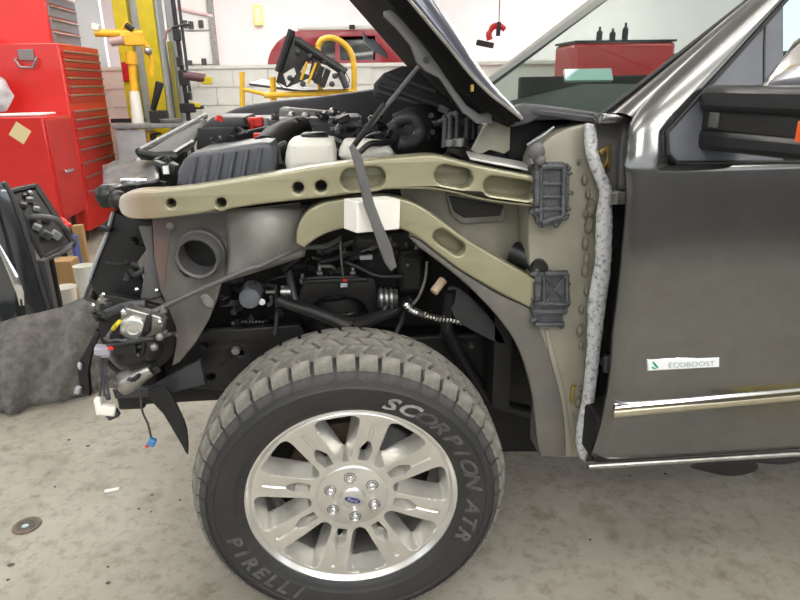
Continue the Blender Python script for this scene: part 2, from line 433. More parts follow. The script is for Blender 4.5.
def rim_depth(a, rr):
    u, v = rr*math.sin(a), rr*math.cos(a)
    d1 = sdf(VP_, u, v)
    sgn = 1 if a > 0 else -1; a2 = a - sgn*PI/8
    u2, v2 = rr*math.sin(a2), rr*math.cos(a2)
    d2 = sdf(SP_, u2, v2)
    ss = lambda x: max(0, min(1, x))
    k1 = ss((.012-d1)/.062); k2 = ss((.008-d2)/.030)
    y = .040 + .014*max(0, min(1, (.93-rr)/.5))**1.5
    g = .004*ss((.018-abs(u2))/.008) if .62 < v2 < .86 else 0
    return y + max(.052*k1**.8, .036*k2**.8, g) + .006*ss((rr-.945)/.02), max(k1, k2)
sect = [[rim_depth(-PI/8 + PI/4*(j+.5)/NTS, .30 + .69*i/NR) for j in range(NTS)] for i in range(NR+1)]
mb = MB(); NT = NTS*8
for i in range(NR+1):
    rr = (.30 + .69*i/NR)*R
    for k in range(8):
        for j in range(NTS):
            a = A0 + PI/4*k - PI/8 + PI/4*(j+.5)/NTS
            mb.v.append(Vector((rr*math.sin(a), sect[i][j][0], ZC + rr*math.cos(a))))
for i in range(NR):
    for j in range(NT):
        q = [sect[i][j % NTS][1], sect[i][(j+1) % NTS][1], sect[i+1][(j+1) % NTS][1], sect[i+1][j % NTS][1]]
        if min(q) > .93: continue
        mb.f.append((i*NT+j, i*NT+(j+1) % NT, (i+1)*NT+(j+1) % NT, (i+1)*NT+j))
rim = part('wheel_rim', mb, M['alloy'], T, smooth=45, label='bright machined alloy wheel with paired spokes')
part('rim_barrel', MB().lathe([(.262, .036), (.266, .031), (.270, .032), (.2705, .038), (.264, .044), (.250, .06), (.238, .12), (.244, .23), (.268, .24), (.262, .245), (.236, .225), (.230, .12), (.243, .058)], (0, 0, ZC), 'Y', 72, True), M['alloy'], rim, smooth=50)
part('hub_disc', MB().lathe([(0, .046), (.086, .047), (.091, .050), (.092, .058), (.09, .09), (0, .09)], (0, 0, ZC), 'Y', 48), M['alloy'], rim)
cap = part('center_cap', MB().lathe([(0, .036), (.018, .0365), (.028, .039), (.033, .044), (.034, .052), (0, .052)], (0, 0, ZC), 'Y', 36), M['alloy'], rim)
emb = MB()
M['emblem'] = mat('emblem_blue', (48, 62, 120), .3, coat=.5)
ring = [Vector((.021*math.cos(t)*.94 - .0085*math.sin(t)*-.35, .0345, ZC + .0085*math.sin(t)*.94 - .021*math.cos(t)*.36)) for t in [2*PI*k/24 for k in range(24)]]
emb.add(ring + [v + Vector((0, .004, 0)) for v in ring], [tuple(range(24))] + [(k, (k+1) % 24, 24+(k+1) % 24, 24+k) for k in range(24)])
part('emblem', emb, M['emblem'], rim, label='small dark blue oval emblem')
me = text_mesh('Ford', .014, .0004); mb = MB(); ca, sa = math.cos(-.36), math.sin(-.36)
mb.add([Vector((v.co.x*ca - (v.co.y-.004)*sa, .0340 - v.co.z, ZC + v.co.x*sa + (v.co.y-.004)*ca)) for v in me.vertices], [tuple(p.vertices) for p in me.polygons])
part('emblem_script', mb, M['alloy'], rim, smooth=0)
for k in range(6):
    a = math.radians(-4 + 60*k); x, z = pol(a, .062)
    part('lug_nut', MB().lathe([(0, .024), (.006, .025), (.0095, .030), (.0105, .046)], (x, 0, z), 'Y', 12), M['chrome'], rim)
    part('lug_seat', MB().lathe([(.0135, .0462), (.0145, .0442), (.0155, .0462), (.0155, .05), (.0135, .05)], (x, 0, z), 'Y', 20, True), M['mgrey'], rim)
part('brake_rotor', MB().lathe([(0, .10), (.09, .10), (.095, .13), (.172, .13), (.172, .155), (0, .155)], (0, 0, ZC), 'Y', 48), M['rotor'], T)
mb = MB()
for a in range(10, 75, 8):
    x0, z0 = pol(math.radians(a), .165)
    mb.box((x0, .145, z0), (.04, .09, .075), 0, 0, math.radians(a))
part('brake_caliper', mb, M['dgrey'], T, .006)
part('drum_shield', MB().lathe([(0, .17), (.20, .17), (.22, .18), (.22, .19), (0, .19)], (0, 0, ZC), 'Y', 40), M['chassis'], T)

# the loosened front wheel stands with its top tipped outward
piv = Matrix.Translation((0, .1375, ZC + .007)) @ Matrix.Rotation(math.radians(3.6), 4, 'X') @ Matrix.Translation((0, -.1375, -ZC))
bpy.context.view_layer.update()
for o in [c for c in T.children]: o.matrix_basis = piv @ o.matrix_basis
def scuffed():
    m = mat('scuffed_primer', (152, 147, 120), .36, .25, (144, 140, 115), 7, coat=.3); nt = m.node_tree; b = nt.nodes['Principled BSDF']
    src = b.inputs['Base Color'].links[0].from_socket
    tc = nt.nodes.new('ShaderNodeTexCoord'); sp = nt.nodes.new('ShaderNodeSeparateXYZ'); nt.links.new(tc.outputs['Object'], sp.inputs[0])
    def band(x0, x1, sc, col, src):
        mr = nt.nodes.new('ShaderNodeMapRange'); mr.inputs[1].default_value = x0; mr.inputs[2].default_value = x1; mr.inputs[3].default_value = 1; mr.inputs[4].default_value = 0
        nt.links.new(sp.outputs['X'], mr.inputs[0])
        n = nt.nodes.new('ShaderNodeTexNoise'); n.inputs['Scale'].default_value = sc; nt.links.new(tc.outputs['Object'], n.inputs['Vector'])
        mu = nt.nodes.new('ShaderNodeMath'); mu.operation = 'MULTIPLY'; nt.links.new(mr.outputs[0], mu.inputs[0]); nt.links.new(n.outputs['Fac'], mu.inputs[1])
        mx = nt.nodes.new('ShaderNodeMix'); mx.data_type = 'RGBA'; nt.links.new(mu.outputs[0], mx.inputs[0]); nt.links.new(src, mx.inputs[6]); mx.inputs[7].default_value = lin(col); return mx.outputs[2]
    s1 = band(-.46, -.36, 9, (158, 122, 108), src); s2 = band(-.50, -.43, 5, (206, 204, 198), s1); s2 = band(-.50, -.46, 4, (205, 203, 200), s2)
    nt.links.new(s2, b.inputs['Base Color']); return m
M['scuffed'] = scuffed()
# ---- apron tubes in olive primer
def tube_plate(name, top, bot, Y, depth, holes, thru, mt, lab):
    pts = top + bot
    o = plate(name, pts, Y, depth*.62, mt, T, holes + thru, .006, 0, lab)
    plate('tube_shell', pts, Y+depth*.6, depth*.4, mt, o, thru, .008)
    return o
top = smoothpoly([(118, 207), (119, 199), (124, 194), (140, 191), (165, 190), (205, 185), (260, 176), (310, 167.5), (350, 162), (390, 158), (428, 155), (445, 157), (462, 161.5), (500, 170), (540, 177)], 3, False)
bot = smoothpoly([(540, 208), (500, 203.5), (475, 199), (455, 194), (436, 190.5), (420, 189.5), (380, 190), (335, 196.5), (260, 204.5), (220, 211), (180, 216.5), (150, 219.5), (130, 219), (121, 214)], 3, False)
tube_plate('apron_tube', top, bot, .13, .10, [oval(363, 178.5, 46, 22, -5), oval(454, 176.5, 39, 20, 10), oval(510, 188, 53, 19, 8)], [oval(171, 203.5, 9.5, 9), oval(221, 203, 10.5, 10), oval(298, 188, 11.5, 11.5), oval(321, 186.5, 12, 12)], M['scuffed'], 'long olive primer tube with round and oval holes')
top = smoothpoly([(296, 244), (297, 230), (303, 216), (315, 206), (335, 200), (372, 197), (398, 198), (420, 206), (446, 224), (471, 242), (538, 281)], 3, False)
bot = smoothpoly([(536, 311), (500, 293), (462, 271), (440, 255), (421, 240), (408, 232), (390, 227), (360, 226), (335, 231), (318, 238), (304, 248)], 3, False)
tube_plate('apron_tube', top, bot, .15, .09, [oval(449.5, 242.5, 36, 15, 35)], [], M['primer'], 'arched olive primer tube sloping down to the door pillar')
plate('hole_shade_backing', [(126, 196), (205, 188), (300, 175), (345, 168), (345, 200), (260, 207), (130, 219)], .262, .01, M['chassis'], T)  # dark plate added so the tube's through holes look shaded
part('tube_top_flange', MB().hexa([W(470, 160, .15), W(528, 171, .15), W(528, 165, .26), W(466, 153, .26)] + [q + Vector((0, 0, .006)) for q in (W(470, 160, .15), W(528, 171, .15), W(528, 165, .26), W(466, 153, .26))]), M['flange'], T, .002)  # top face of the tube, its sheen put into a pale colour
# tube end brackets
def bracket(out, ribs, Y):
    o = plate('tube_bracket', out, Y+.012, .03, M['casting'], T, (), .003, label='ribbed dark grey bracket at the tube end')
    for a, b, r in ribs: part('rib', MB().tube([W(*a, Y+.008), W(*b, Y+.008)], r, 6), M['casting'], o, smooth=0)
    n_ = len(out)
    for i in range(22):
        a, b = out[i % n_], out[(i+1) % n_]; t = random.random()
        part('mastic_lump', MB().ball(W(a[0]+(b[0]-a[0])*t + random.uniform(-1, 1), a[1]+(b[1]-a[1])*t + random.uniform(-1, 1), Y+.016), (random.uniform(.004, .010), .008, random.uniform(.004, .010)), 8), M['casting'], o)
    return o
bracket([(535, 164), (566, 163), (570, 171), (569, 210), (560, 226), (541, 225), (532, 213), (536, 190)],
        [((541, 168), (541, 222), .006), ((564, 167), (563, 216), .007), ((541, 167), (564, 167), .006), ((541, 184), (563, 184), .004), ((541, 197), (563, 197), .004), ((541, 209), (563, 209), .005), ((534, 211), (540, 211), .007), ((542, 223), (562, 217), .006), ((537, 170), (537, 205), .009)], .115)
bracket([(534, 272), (549, 273), (568, 272), (568, 304), (563, 312), (563, 326), (536, 325), (531, 310), (536, 290)],
        [((545, 274), (567, 274), .006), ((567, 274), (567, 302), .006), ((546, 276), (565, 302), .003), ((565, 276), (546, 302), .003), ((544, 276), (544, 303), .005), ((534, 303), (566, 305), .006), ((533, 312), (563, 313), .007), ((535, 325), (562, 325), .006), ((538, 282), (538, 300), .011)], .135)
# door pillar and panels in grey-green primer
plate('hinge_pillar', smoothpoly([(534, 160), (543, 144), (562, 131), (592, 122)], 4, False) + [(622, 122), (614, 200), (609, 260), (603, 330), (596, 400), (588, 457), (562, 458), (540, 456), (540, 440), (543, 400), (540, 340), (532, 300), (528, 240), (532, 180)], .165, .10, M['primer_grey'], T, (), .006, 0, 'grey-green primed door hinge pillar')
plate('wheelhouse_flange', smoothpoly([(408, 236), (421, 241), (440, 256), (462, 272), (500, 295), (532, 310), (540, 330), (552, 362), (562, 400), (566, 435), (566, 457)], 3, False) + smoothpoly([(541, 457), (537, 440), (532, 395), (520, 352), (500, 320), (470, 288), (440, 263), (418, 247)], 3, False), .158, .02, M['primer_dark'], T, (), .005, 0, 'grey primed flange curving around the wheel opening')
plate('inner_apron', [(400, 186), (545, 196), (545, 310), (500, 300), (450, 270), (410, 236)], .27, .02, M['primer_grey'], T)
plate('cowl_side', [(505, 122), (600, 118), (600, 160), (530, 175), (508, 160)], .30, .02, M['chassis'], T)
part('cowl_wire', MB().tube([W(527, 145, .18), W(545, 134, .17), W(554, 127, .17)], .003, 6), M['ltgrey'], T)
plate('pillar_crease', [(545, 330), (549, 330), (566, 395), (573, 456), (566, 456), (558, 400)], .160, .012, M['primer_grey'], T, (), .003)
o = plate('dash_opening_box', [(446, 192), (508, 204), (503, 222), (462, 224), (451, 215)], .255, .03, M['dullsteel'], T, (), .003)
plate('opening_cover', [(449, 196), (504, 206), (500, 216), (464, 218), (454, 211)], .248, .01, M['black'], o, (), .002)
part('hose_stub', MB().tube([W(513, 252, .24), W(535, 262, .2), W(540, 270, .15)], [.03, .028, .022], 12), M['black'], T)
part('wire_knot', MB().ball(W(536, 152, .14), (.022, .02, .022)).ball(W(540, 161, .13), .014).tube([W(532, 165, .13), W(530, 150, .15), W(540, 143, .15)], .006), M['mgrey'], T)
# sealant strip
cl = [(584, 594, 124), (583.5, 595.5, 136), (585, 597, 152), (589, 602, 167), (595, 608, 181), (599, 611, 193), (597, 610, 206), (595.5, 611, 222), (595, 610.5, 240), (594.5, 610, 260), (591, 608, 280), (587.5, 605, 300), (587, 602, 325), (586, 599, 350), (584, 596.5, 375), (581, 593, 400), (576.5, 590.5, 422), (575, 588, 440), (578, 585.5, 454), (581, 583, 458)]
cl = smoothpoly(cl, 5, False); rows_ = []
for a, b, y in cl:
    c, e = W((a+b)/2, y, .135), W(b, y, .135); w = max(e.x - c.x, .004)
    w *= 1.04 + random.uniform(-.07, .07)
    rows_.append([c + Vector((w*math.cos(t), -.006 + .014*math.sin(t)*(1 + random.uniform(-.12, .12)), random.uniform(-.002, .002))) for t in [2*PI*k/12 for k in range(12)]])
mb = MB().grid(rows_, True); mb.f.append(tuple(range(12))); mb.f.append(tuple(range(len(mb.v)-12, len(mb.v))))
part('sealant_strip', mb, M['sealant'], T, smooth=60, label='lumpy pale grey sealant strip along the door pillar')
for (x, y, s) in [(587, 195, 6), (590, 206, 7), (586, 213, 5), (588, 228, 6), (587, 243, 6), (588, 256, 5), (586, 272, 6), (585, 290, 5), (583, 312, 6), (581, 330, 5), (580, 346, 5), (579, 388, 4), (577, 400, 5), (574, 418, 4), (583, 178, 5), (580, 160, 4)]:
    s *= random.uniform(.6, 1.35); part('seam_blob', MB().ball(W(x + random.uniform(-2, 2), y + random.uniform(-3, 3), .160), (s*.0016, .010, s*.0030), 8), M['rust'], T)
part('pillar_clip', MB().box(W(572, 395, .158), (.007, .012, .045)).box(W(574, 387, .156), (.014, .012, .007)), M['gold'], T, .002)
# jamb, weatherstrip, hinges behind the door edge
plate('door_jamb', [(596, 122), (640, 122), (640, 300), (632, 400), (618, 462), (584, 462), (600, 380), (606, 300), (600, 200)], .175, .14, M['black'], T, (), .004)
plate('jamb_plate', [(594, 118), (634, 118), (634, 188), (607, 192), (598, 170)], .150, .02, M['primer_dark'], T, (), .003)
plate('jamb_channel', [(624, 122), (634, 122), (634, 190), (620, 190), (621, 150)], .12, .03, M['mgrey'], T, (), .006)
for pts in ([(600, 150), (611, 145), (611, 168), (604, 172), (604, 167), (607, 164), (607, 151), (601, 156)], [(602, 170), (608, 158), (609, 168), (606, 172)]):
    plate('striker_bracket', pts, .135, .012, M['gold'], T, (), .002)
part('door_hinge', MB().box(W(620, 197, .13), (.07, .04, .03)).tube([W(616, 191, .12), W(616, 204, .12)], .012, 10), M['dullsteel'], T, .003)
part('door_hinge', MB().box(W(612, 363, .13), (.05, .04, .022)).tube([W(607, 356, .12), W(607, 372, .12)], .010, 10), M['dgrey'], T, .003)
part('check_strap', MB().tube([W(616, 312, .11), W(622, 322, .1)], .008), M['dgrey'], T)

# ---- door
def door_bend(x, z):   # body side: slight barrel shape, leaning in above the belt line
    d = .0
    if z > 1.0: d += .16*(z-1.0)**2 + .02*(z-1.0)
    if z < .70: d += .10*(.70-z)
    d += -.006*math.exp(-((z-.80)/.12)**2)
    return d
YD = -.015
skin = [(634, 127), (632.5, 146), (633.5, 195), (631, 228), (627, 260), (622, 300), (617, 333), (613, 380), (608, 420), (603, 445), (597.5, 464.5)]
skin = smoothpoly(skin, 3, False)
bl = px_loop(skin, YD)
zb = bl[-1][1]; xb = bl[-1][0]
# dense skin: rows in z between front edge curve and rear edge
XR = 2.05
def fx(z):
    for (x1, z1), (x2, z2) in zip(bl, bl[1:]):
        if z2 <= z <= z1: return x1 + (x2-x1)*(z1-z)/(z1-z2+1e-9)
    return bl[0][0] if z > bl[0][1] else bl[-1][0]
ZT = W(720, 163, YD+.03).z       # belt line
zq = W(640, 121, YD+.02).z; xsail = W(667.5, 150, YD+.02).x
cols = lambda xs: [xs + (xsail-xs)*k for k in (0, .04, .1, .2, .4, .7)] + [xsail + (XR-xsail)*k/8 for k in range(9)]
def yskin(z): return YD + door_bend(0, min(z, 1.24)) + (.30*(z-1.24) if z > 1.24 else 0)
def edge_in(x, xs): return .016*math.exp(-(x-xs)/.012) + .010*math.exp(-(x-xs)/.06)
mb = MB().grid([[(x, yskin(z) + edge_in(x, fx(z)), z) for x in cols(fx(z))] for z in [zb + (ZT-zb)*i/48 for i in range(49)]])
def skin_at(px, py):
    Y = YD
    for _ in range(8): Y = yskin(W(px, py, Y).z)
    return W(px, py, Y)
def lerp_px(tab, py):
    for (x1, y1), (x2, y2) in zip(tab, tab[1:]):
        if y2 <= py <= y1: return x1 + (x2-x1)*(y1-py)/(y1-y2)
    return tab[-1][0] + (tab[-1][0]-tab[-2][0])*(py-tab[-1][1])/(tab[-1][1]-tab[-2][1])
LT = smoothpoly([(633.5, 163), (633.4, 148), (634.5, 132), (639.5, 119), (652, 103), (690, 67), (759, 3)], 4, False)
RT = [(667, 163), (667, 132), (784, 3)]
rws = [[Vector((x, yskin(ZT) + edge_in(x, fx(ZT)), ZT)) for x in cols(fx(ZT))[:7]]]
for i in range(1, 40):
    py = 162 - i*6
    a_, b_ = skin_at(lerp_px(LT, py), py), skin_at(lerp_px(RT, py), py)
    rws.append([a_.lerp(b_, k) + Vector((0, edge_in(a_.x + (b_.x-a_.x)*k, a_.x), 0)) for k in (0, .04, .1, .2, .4, .7, 1)])
mb.grid(rws)
door = part('truck_door', mb, M['paint'], T, smooth=60, thick=.012, label='grey metallic front door with chrome moulding')
def on_door(px, py, off=0):
    Y = YD
    for _ in range(6):
        w = W(px, py, Y); Y = YD + door_bend(0, w.z) - off
    return W(px, py, Y)
def door_strip(name, pts, off, m, half, n=8, dep=.01):
    mb = MB(); a, b = on_door(*pts[0], off), on_door(*pts[1], off); b2 = a + (b-a)*((XR-a.x)/(b.x-a.x))
    d = (b2-a)/12
    mb.grid([[a + d*k + Vector((0, -dep*math.cos(t), half*math.sin(t))) for t in [-PI/2 + PI*j/6 for j in range(7)]] for k in range(13)])
    mb.f.append(tuple(range(7))); return part(name, mb, m, door, smooth=50)
door_strip('chrome_molding', ((613.5, 405.5), (800, 388)), -.001, M['chrome'], .0065, dep=.014)
M['beige'] = mat('molding_base', (172, 164, 142), .3, .6)
door_strip('molding_base', ((613, 413.5), (800, 396)), 0, M['beige'], .012, dep=.009)
M['sail'] = mat('sail_grey', (94, 97, 104), .45, 0, (88, 91, 98), 10)
# door frame, sail panel and window
def slab(quad, th, m, parent, name, bevel=.004, label=None):
    n = (quad[1]-quad[0]).cross(quad[2]-quad[0]).normalized()
    if n.y < 0: n = -n
    k = len(quad)
    mb = MB().add(list(quad) + [q + n*th for q in quad], [tuple(range(k)), tuple(range(2*k-1, k-1, -1))] + [(i, (i+1) % k, k+(i+1) % k, k+i) for i in range(k)])
    return part(name, mb, m, parent, bevel, smooth=30, label=label)
def lean(px, py, base=YD):
    Y = base
    for _ in range(8):
        w = W(px, py, Y); Y = yskin(w.z)
    return W(px, py, Y)
def ext(a, b, t): return a + (b-a)*t
f0, f1 = lean(634, 130), lean(759, 3)
s0, s1 = lean(667, 132), lean(784, 3)
g0 = lean(667, 162)
slab([lean(667, 132), lean(784, 3), lean(784, 60), lean(784, 162), lean(676, 162), lean(668, 152)], .02, M['sail'], door, 'sail_panel', .004, 'grey triangular sail panel under the mirror')
mbs = [lean(667, 132), lean(667, 150), lean(676, 162), lean(800, 161)]
part('window_seal', MB().tube([q + Vector((0, -.004, 0)) for q in [lean(800, 162), lean(676, 162.5), lean(668, 154), lean(666.5, 132), lean(784, 2), ext(s0, s1, 1.7)]], .004, 6), M['black'], door)
slab([lean(784, 162) + Vector((0, .012, 0)), lean(784, 2) + Vector((0, .012, 0)), ext(s0, s1, 1.75) + Vector((0, .012, 0)), Vector((XR, lean(784, 2).y+.06, ext(s0, s1, 1.75).z)), Vector((XR, lean(784, 162).y+.012, lean(784, 162).z))], .005, M['tint'], door, 'window_glass', 0)
part('sail_seam', MB().tube([lean(765, 22) + Vector((0, -.002, 0)), lean(764, 50) + Vector((0, -.002, 0)), lean(764, 88) + Vector((0, -.002, 0))], .0025, 6), M['black'], door)
# badge
bq = [on_door(646, 358.8, .001), on_door(719.5, 355.5, .001), on_door(718.5, 366.5, .001), on_door(646.5, 370.5, .001)]
bd = slab([q + Vector((0, -.004, 0)) for q in bq], .004, M['chrome'], door, 'ecoboost_badge'.replace('ecoboost', 'chrome'), .001, 'small white and chrome lettered badge with green leaf')
M['badgewhite'] = mat('badge_white', (232, 236, 238), .3)
M['leaf'] = mat('badge_green', (40, 140, 110), .4)
M['bletter'] = mat('badge_letter', (168, 176, 180), .4)
ctr = sum(bq, Vector())/4; ex = (bq[1]-bq[0]).normalized(); ez = (bq[0]-bq[3]).normalized(); L = (bq[1]-bq[0]).length; H = (bq[0]-bq[3]).length
def onb(u, v, o): return ctr + ex*u*L/2 + ez*v*H/2 + Vector((0, -o, 0))
slab([onb(-.96, .8, .0055), onb(.96, .8, .0055), onb(.96, -.8, .0055), onb(-.96, -.8, .0055)], .0015, M['badgewhite'], door, 'badge_face', 0)
slab([onb(-.86, .66, .0065), onb(-.80, .5, .0065), onb(-.70, -.3, .0065), onb(-.72, -.62, .0065), onb(-.78, -.3, .0065), onb(-.84, .2, .0065)], .001, M['leaf'], door, 'badge_leaf', 0)
slab([onb(-.9, -.3, .0065), onb(-.84, -.25, .0065), onb(-.74, -.68, .0065), onb(-.84, -.62, .0065)], .001, M['leaf'], door, 'badge_leaf', 0)
me = text_mesh('ECOBOOST', H*.62, .0004); mb = MB()
mb.add([ctr + ex*(v.co.x*1.12 + L*.10) + ez*(v.co.y - H*.26) + Vector((0, -.0068 - v.co.z, 0)) for v in me.vertices], [tuple(p.vertices) for p in me.polygons])
part('badge_lettering', mb, M['bletter'], door, smooth=0)
# sill trim and rocker
a, b = on_door(588, 466.5), on_door(800, 453.5); b = a + (b-a)*((XR-a.x)/(b.x-a.x))
part('sill_trim', MB().tube([a, b], .0075, 10), M['steel'], T)
part('rocker_panel', MB().bb(xb+.01, 2.2, .03, .16, zb-.03, zb+.10), M['chassis'], T, .01)
# mirror
M['mirrorblack'] = mat('mirror_black', (24, 24, 26), .4, 0, (20, 20, 21), 20)
mx0 = W(703, 120, -.03)
def mir(px, py, Y): return W(px, py, Y)
def mirror_sec(Y, dx0, dx1, z0, z1, xo): return [(xo+dx0, Y, z0), (xo+dx1, Y, z0), (xo+dx1, Y, z1), (xo+dx0, Y, z1)]
zt, zlo = W(705, 86, -.05).z, W(705, 156, -.05).z
xm = mx0.x + .018
H0 = zt - zlo
arm = part('mirror_arm', MB().hexa([(xm, .03, zlo+.006), (xm, -.42, zlo+.022), (xm+.13, -.42, zlo+.022), (xm+.10, .03, zlo+.006), (xm+.004, .03, zlo+H0*.36), (xm+.004, -.42, zlo+H0*.42), (xm+.13, -.42, zlo+H0*.42), (xm+.10, .03, zlo+H0*.36)]), M['mirrorblack'], door, .012, label='black telescoping mirror with amber reflector and chrome cap')
part('mirror_band', MB().hexa([(xm+.008, .02, zlo+H0*.34), (xm+.010, -.42, zlo+H0*.38), (xm+.13, -.42, zlo+H0*.38), (xm+.10, .02, zlo+H0*.34), (xm+.008, .02, zlo+H0*.66), (xm+.010, -.42, zlo+H0*.66), (xm+.13, -.42, zlo+H0*.66), (xm+.10, .02, zlo+H0*.66)]), M['chassis'], door, .004)
part('mirror_upper', MB().hexa([(xm-.002, .03, zlo+H0*.62), (xm, -.42, zlo+H0*.64), (xm+.13, -.42, zlo+H0*.64), (xm+.10, .03, zlo+H0*.62), (xm, .03, zt), (xm+.006, -.42, zt), (xm+.13, -.42, zt), (xm+.10, .03, zt)]), M['mirrorblack'], door, .014)
part('mirror_lamp', MB().bb(xm+.004, xm+.02, -.045, -.012, zlo+H0*.40, zlo+H0*.62), M['mgrey'], door, .002)
part('amber_reflector', MB().bb(xm+.004, xm+.03, -.40, -.283, zlo+H0*.33, zlo+H0*.60), M['amber'], door, .003)
rows_ = []
cy, cz0 = -.37, zt-.01
for i in range(13):
    t = PI*i/12; yy = cy + .225*math.cos(t); h = .115*max(.0, math.sin(t))**.55
    rows_.append([(xm + .02 + .035*(j/8)**2 , yy - (.0), cz0 + h*j/8) for j in range(9)])
part('mirror_cap', MB().grid(rows_), M['chrome'], door, smooth=60, thick=.004)
part('mirror_cap_rim', MB().tube([(r[-1][0]+.002, r[-1][1], r[-1][2]+.002) for r in rows_], .007, 8), M['dullsteel'], door)
# ---- cab: pillars, windshield, cowl, dash
YM = .93
def far(v): return Vector((v.x, 2*YM - v.y, v.z))
a0, a1 = W(603, 117, .13), W(750, 0, .20); b0_, b1 = W(633, 117, .07), W(759, 0, .15)
at, bt = ext(a0, a1, 1.95), ext(b0_, b1, 1.95)
prow = []
for i in range(25):
    a_, b_ = a0.lerp(at, i/24), b0_.lerp(bt, i/24)
    prow.append([a_.lerp(b_, k) + Vector((-.35, -.75, .55))*.018*math.sin(PI*k) for k in (0, .12, .25, .4, .55, .7, .85, 1)] + [b_ + Vector((.01, .05, 0)), a_ + Vector((.02, .05, -.02))])
part('pillar_a', MB().grid(prow, True), M['paint'], T, smooth=50)
slab([far(b0_), far(a0), far(at), far(bt)], .03, M['headliner'], T, 'pillar_a')
slab([a0, at, far(at), far(a0)], .005, M['tint'], T, 'windshield', 0)
part('windshield_seal', MB().tube([a0 + Vector((-.004, 0, .004)), at], .006, 6), M['black'], T)
part('roof_panel', MB().hexa([at, Vector((2.6, at.y, at.z)), Vector((2.6, far(at).y, at.z)), far(at)] + [q + Vector((0, 0, .05)) for q in (at, Vector((2.6, at.y, at.z)), Vector((2.6, far(at).y, at.z)), far(at))]), M['paint'], T, .02)
zd = a0.z
part('dashboard', MB().hexa([(a0.x+.10, .16, .8), (a0.x+.62, .16, .8), (a0.x+.62, 1.7, .8), (a0.x+.10, 1.7, .8), (a0.x+.10, .16, zd-.02), (a0.x+.55, .16, zd+.07), (a0.x+.55, 1.7, zd+.07), (a0.x+.10, 1.7, zd-.02)]), M['dash'], T, .03)
part('dash_hood', MB().tube([(a0.x+.50, .35, zd+.03), (a0.x+.47, .5, zd+.11), (a0.x+.47, .7, zd+.11), (a0.x+.50, .85, zd+.07)], .05, 10), M['dash'], T)
c = W(588, 75.5, .75)
part('dash_card', MB().box(c, (.155, .012, .042), 0, math.radians(-35)), M['card'], T, label='pale card lying on the dashboard')
part('far_door', MB().bb(a0.x+.25, 2.05, 1.74, 1.80, .5, zd+.10), M['dash'], T, .01)
part('cab_floor', MB().bb(a0.x+.1, 2.6, .15, 1.72, .50, .56), M['chassis'], T)
part('cab_rear', MB().bb(2.5, 2.6, .05, 1.8, .5, 1.5), M['dash'], T)
for y in (.45, 1.35):
    s = part('truck_seat', MB().bb(1.45, 1.95, y-.25, y+.25, .7, .95).box((1.95, y, 1.2), (.14, .46, .62), 0, 0, math.radians(10)), M['dash'], T, .03)
M['lining'] = mat('hood_lining', (9, 9, 10), .8, spec=.2)
M['hinge'] = mat('hinge_grey', (122, 122, 124), .45)
plate('pillar_foot', [(604, 114), (634, 114), (634, 124), (600, 124)], .085, .06, M['paint'], T, (), .006)
# cowl and hood
plate('cowl_panel', smoothpoly([(507, 118), (516, 108), (528, 104), (560, 107), (600, 113)], 3, False) + [(604, 120), (560, 118), (540, 118), (528, 124), (514, 127)], .19, .05, M['dgrey'], T, (), .006)
cow0, cow1 = W(503, 100, .30), W(603, 114, .16)
part('cowl_grille', MB().hexa([W(512, 112, .2), a0 + Vector((.02, .02, -.02)), far(a0) + Vector((.02, 0, -.02)), far(W(512, 112, .2)), W(512, 106, .2), a0 + Vector((.01, .02, -.002)), far(a0) + Vector((.01, 0, -.002)), far(W(512, 106, .2))]), M['dgrey'], T, .004)
# hood: swept section, hem edge nearest the viewer, hinge at the cowl
h0, h1 = W(522, 119, .06), W(409, 0, .06)
hd = (h1-h0); hl = hd.length; hd.normalize()
hn = Vector((-hd.z, 0, hd.x));
if hn.x < 0: hn = -hn
HL = 1.06
edge = smoothpoly([(522, 119), (508, 108), (490, 94), (470, 74), (450, 49), (430, 25), (409, 0)], 3, False)
ep = [W(a, b, .06) for a, b in edge]; last = (ep[-1]-ep[-3]).normalized()
while (ep[-1]-ep[0]).length < HL: ep.append(ep[-1] + last*.05)
secs = []; usecs = []
for i, p in enumerate(ep):
    s = min(1, (p-ep[0]).length/.33); k = .15 + .85*s**.8
    nn = hn*1.0
    sec = [(0, 0), (.004, .014), (.015, .032), (.04, .046), (.09, .054), (.3, .058), (.87, .06)]
    near = [p + Vector((0, w, 0)) + nn*n*k for w, n in sec]
    secs.append(near + [Vector((q.x, 2*YM-q.y, q.z)) for q in reversed(near[:-1])])
    us = [(.0, -.002), (.03, -.004), (.06, -.022), (.87, -.02)]
    un = [p + Vector((0, w, 0)) + nn*n for w, n in us]
    usecs.append(un + [Vector((q.x, 2*YM-q.y, q.z)) for q in reversed(un[:-1])])
for ss_ in (secs, usecs):
    for row in ss_:
        for q in row: q.x += .075*(q.y-.06)
hood = part('truck_hood', MB().grid(secs), M['hoodpaint'], T, smooth=60, thick=.004, label='raised hood with dark lining, dented dark blue-grey skin')
part('hood_lining', MB().grid(usecs), M['lining'], hood, smooth=30, thick=.012)
part('hood_hem', MB().tube([p + Vector((0, -.003, 0)) for p in ep], .0038, 6), M['steel'], hood)
def hinge_pts(pts, Y, th, m, name, par): return plate(name, pts, Y, th, m, par, (), .004)
hinge_pts([(384, 11), (392, 9), (410, 26), (427, 48), (441, 68), (455, 89), (467, 105), (480, 114), (492, 112), (493, 123), (478, 124), (463, 112), (450, 93), (440, 78), (426, 71), (417, 62), (411, 45), (396, 27), (384, 16)], .17, .025, M['hinge'], 'hood_hinge', T)
rod('hinge_bolt', (426, 60, .165), (426, 60, .18), .007, M['dgrey'], T)
part('hood_clip', MB().box(W(472, 88, .07), (.006, .01, .014)), M['gold'], T)
rod('hood_strut', (419, 66, .19), (353, 147, .24), .0052, M['mgrey'], T)
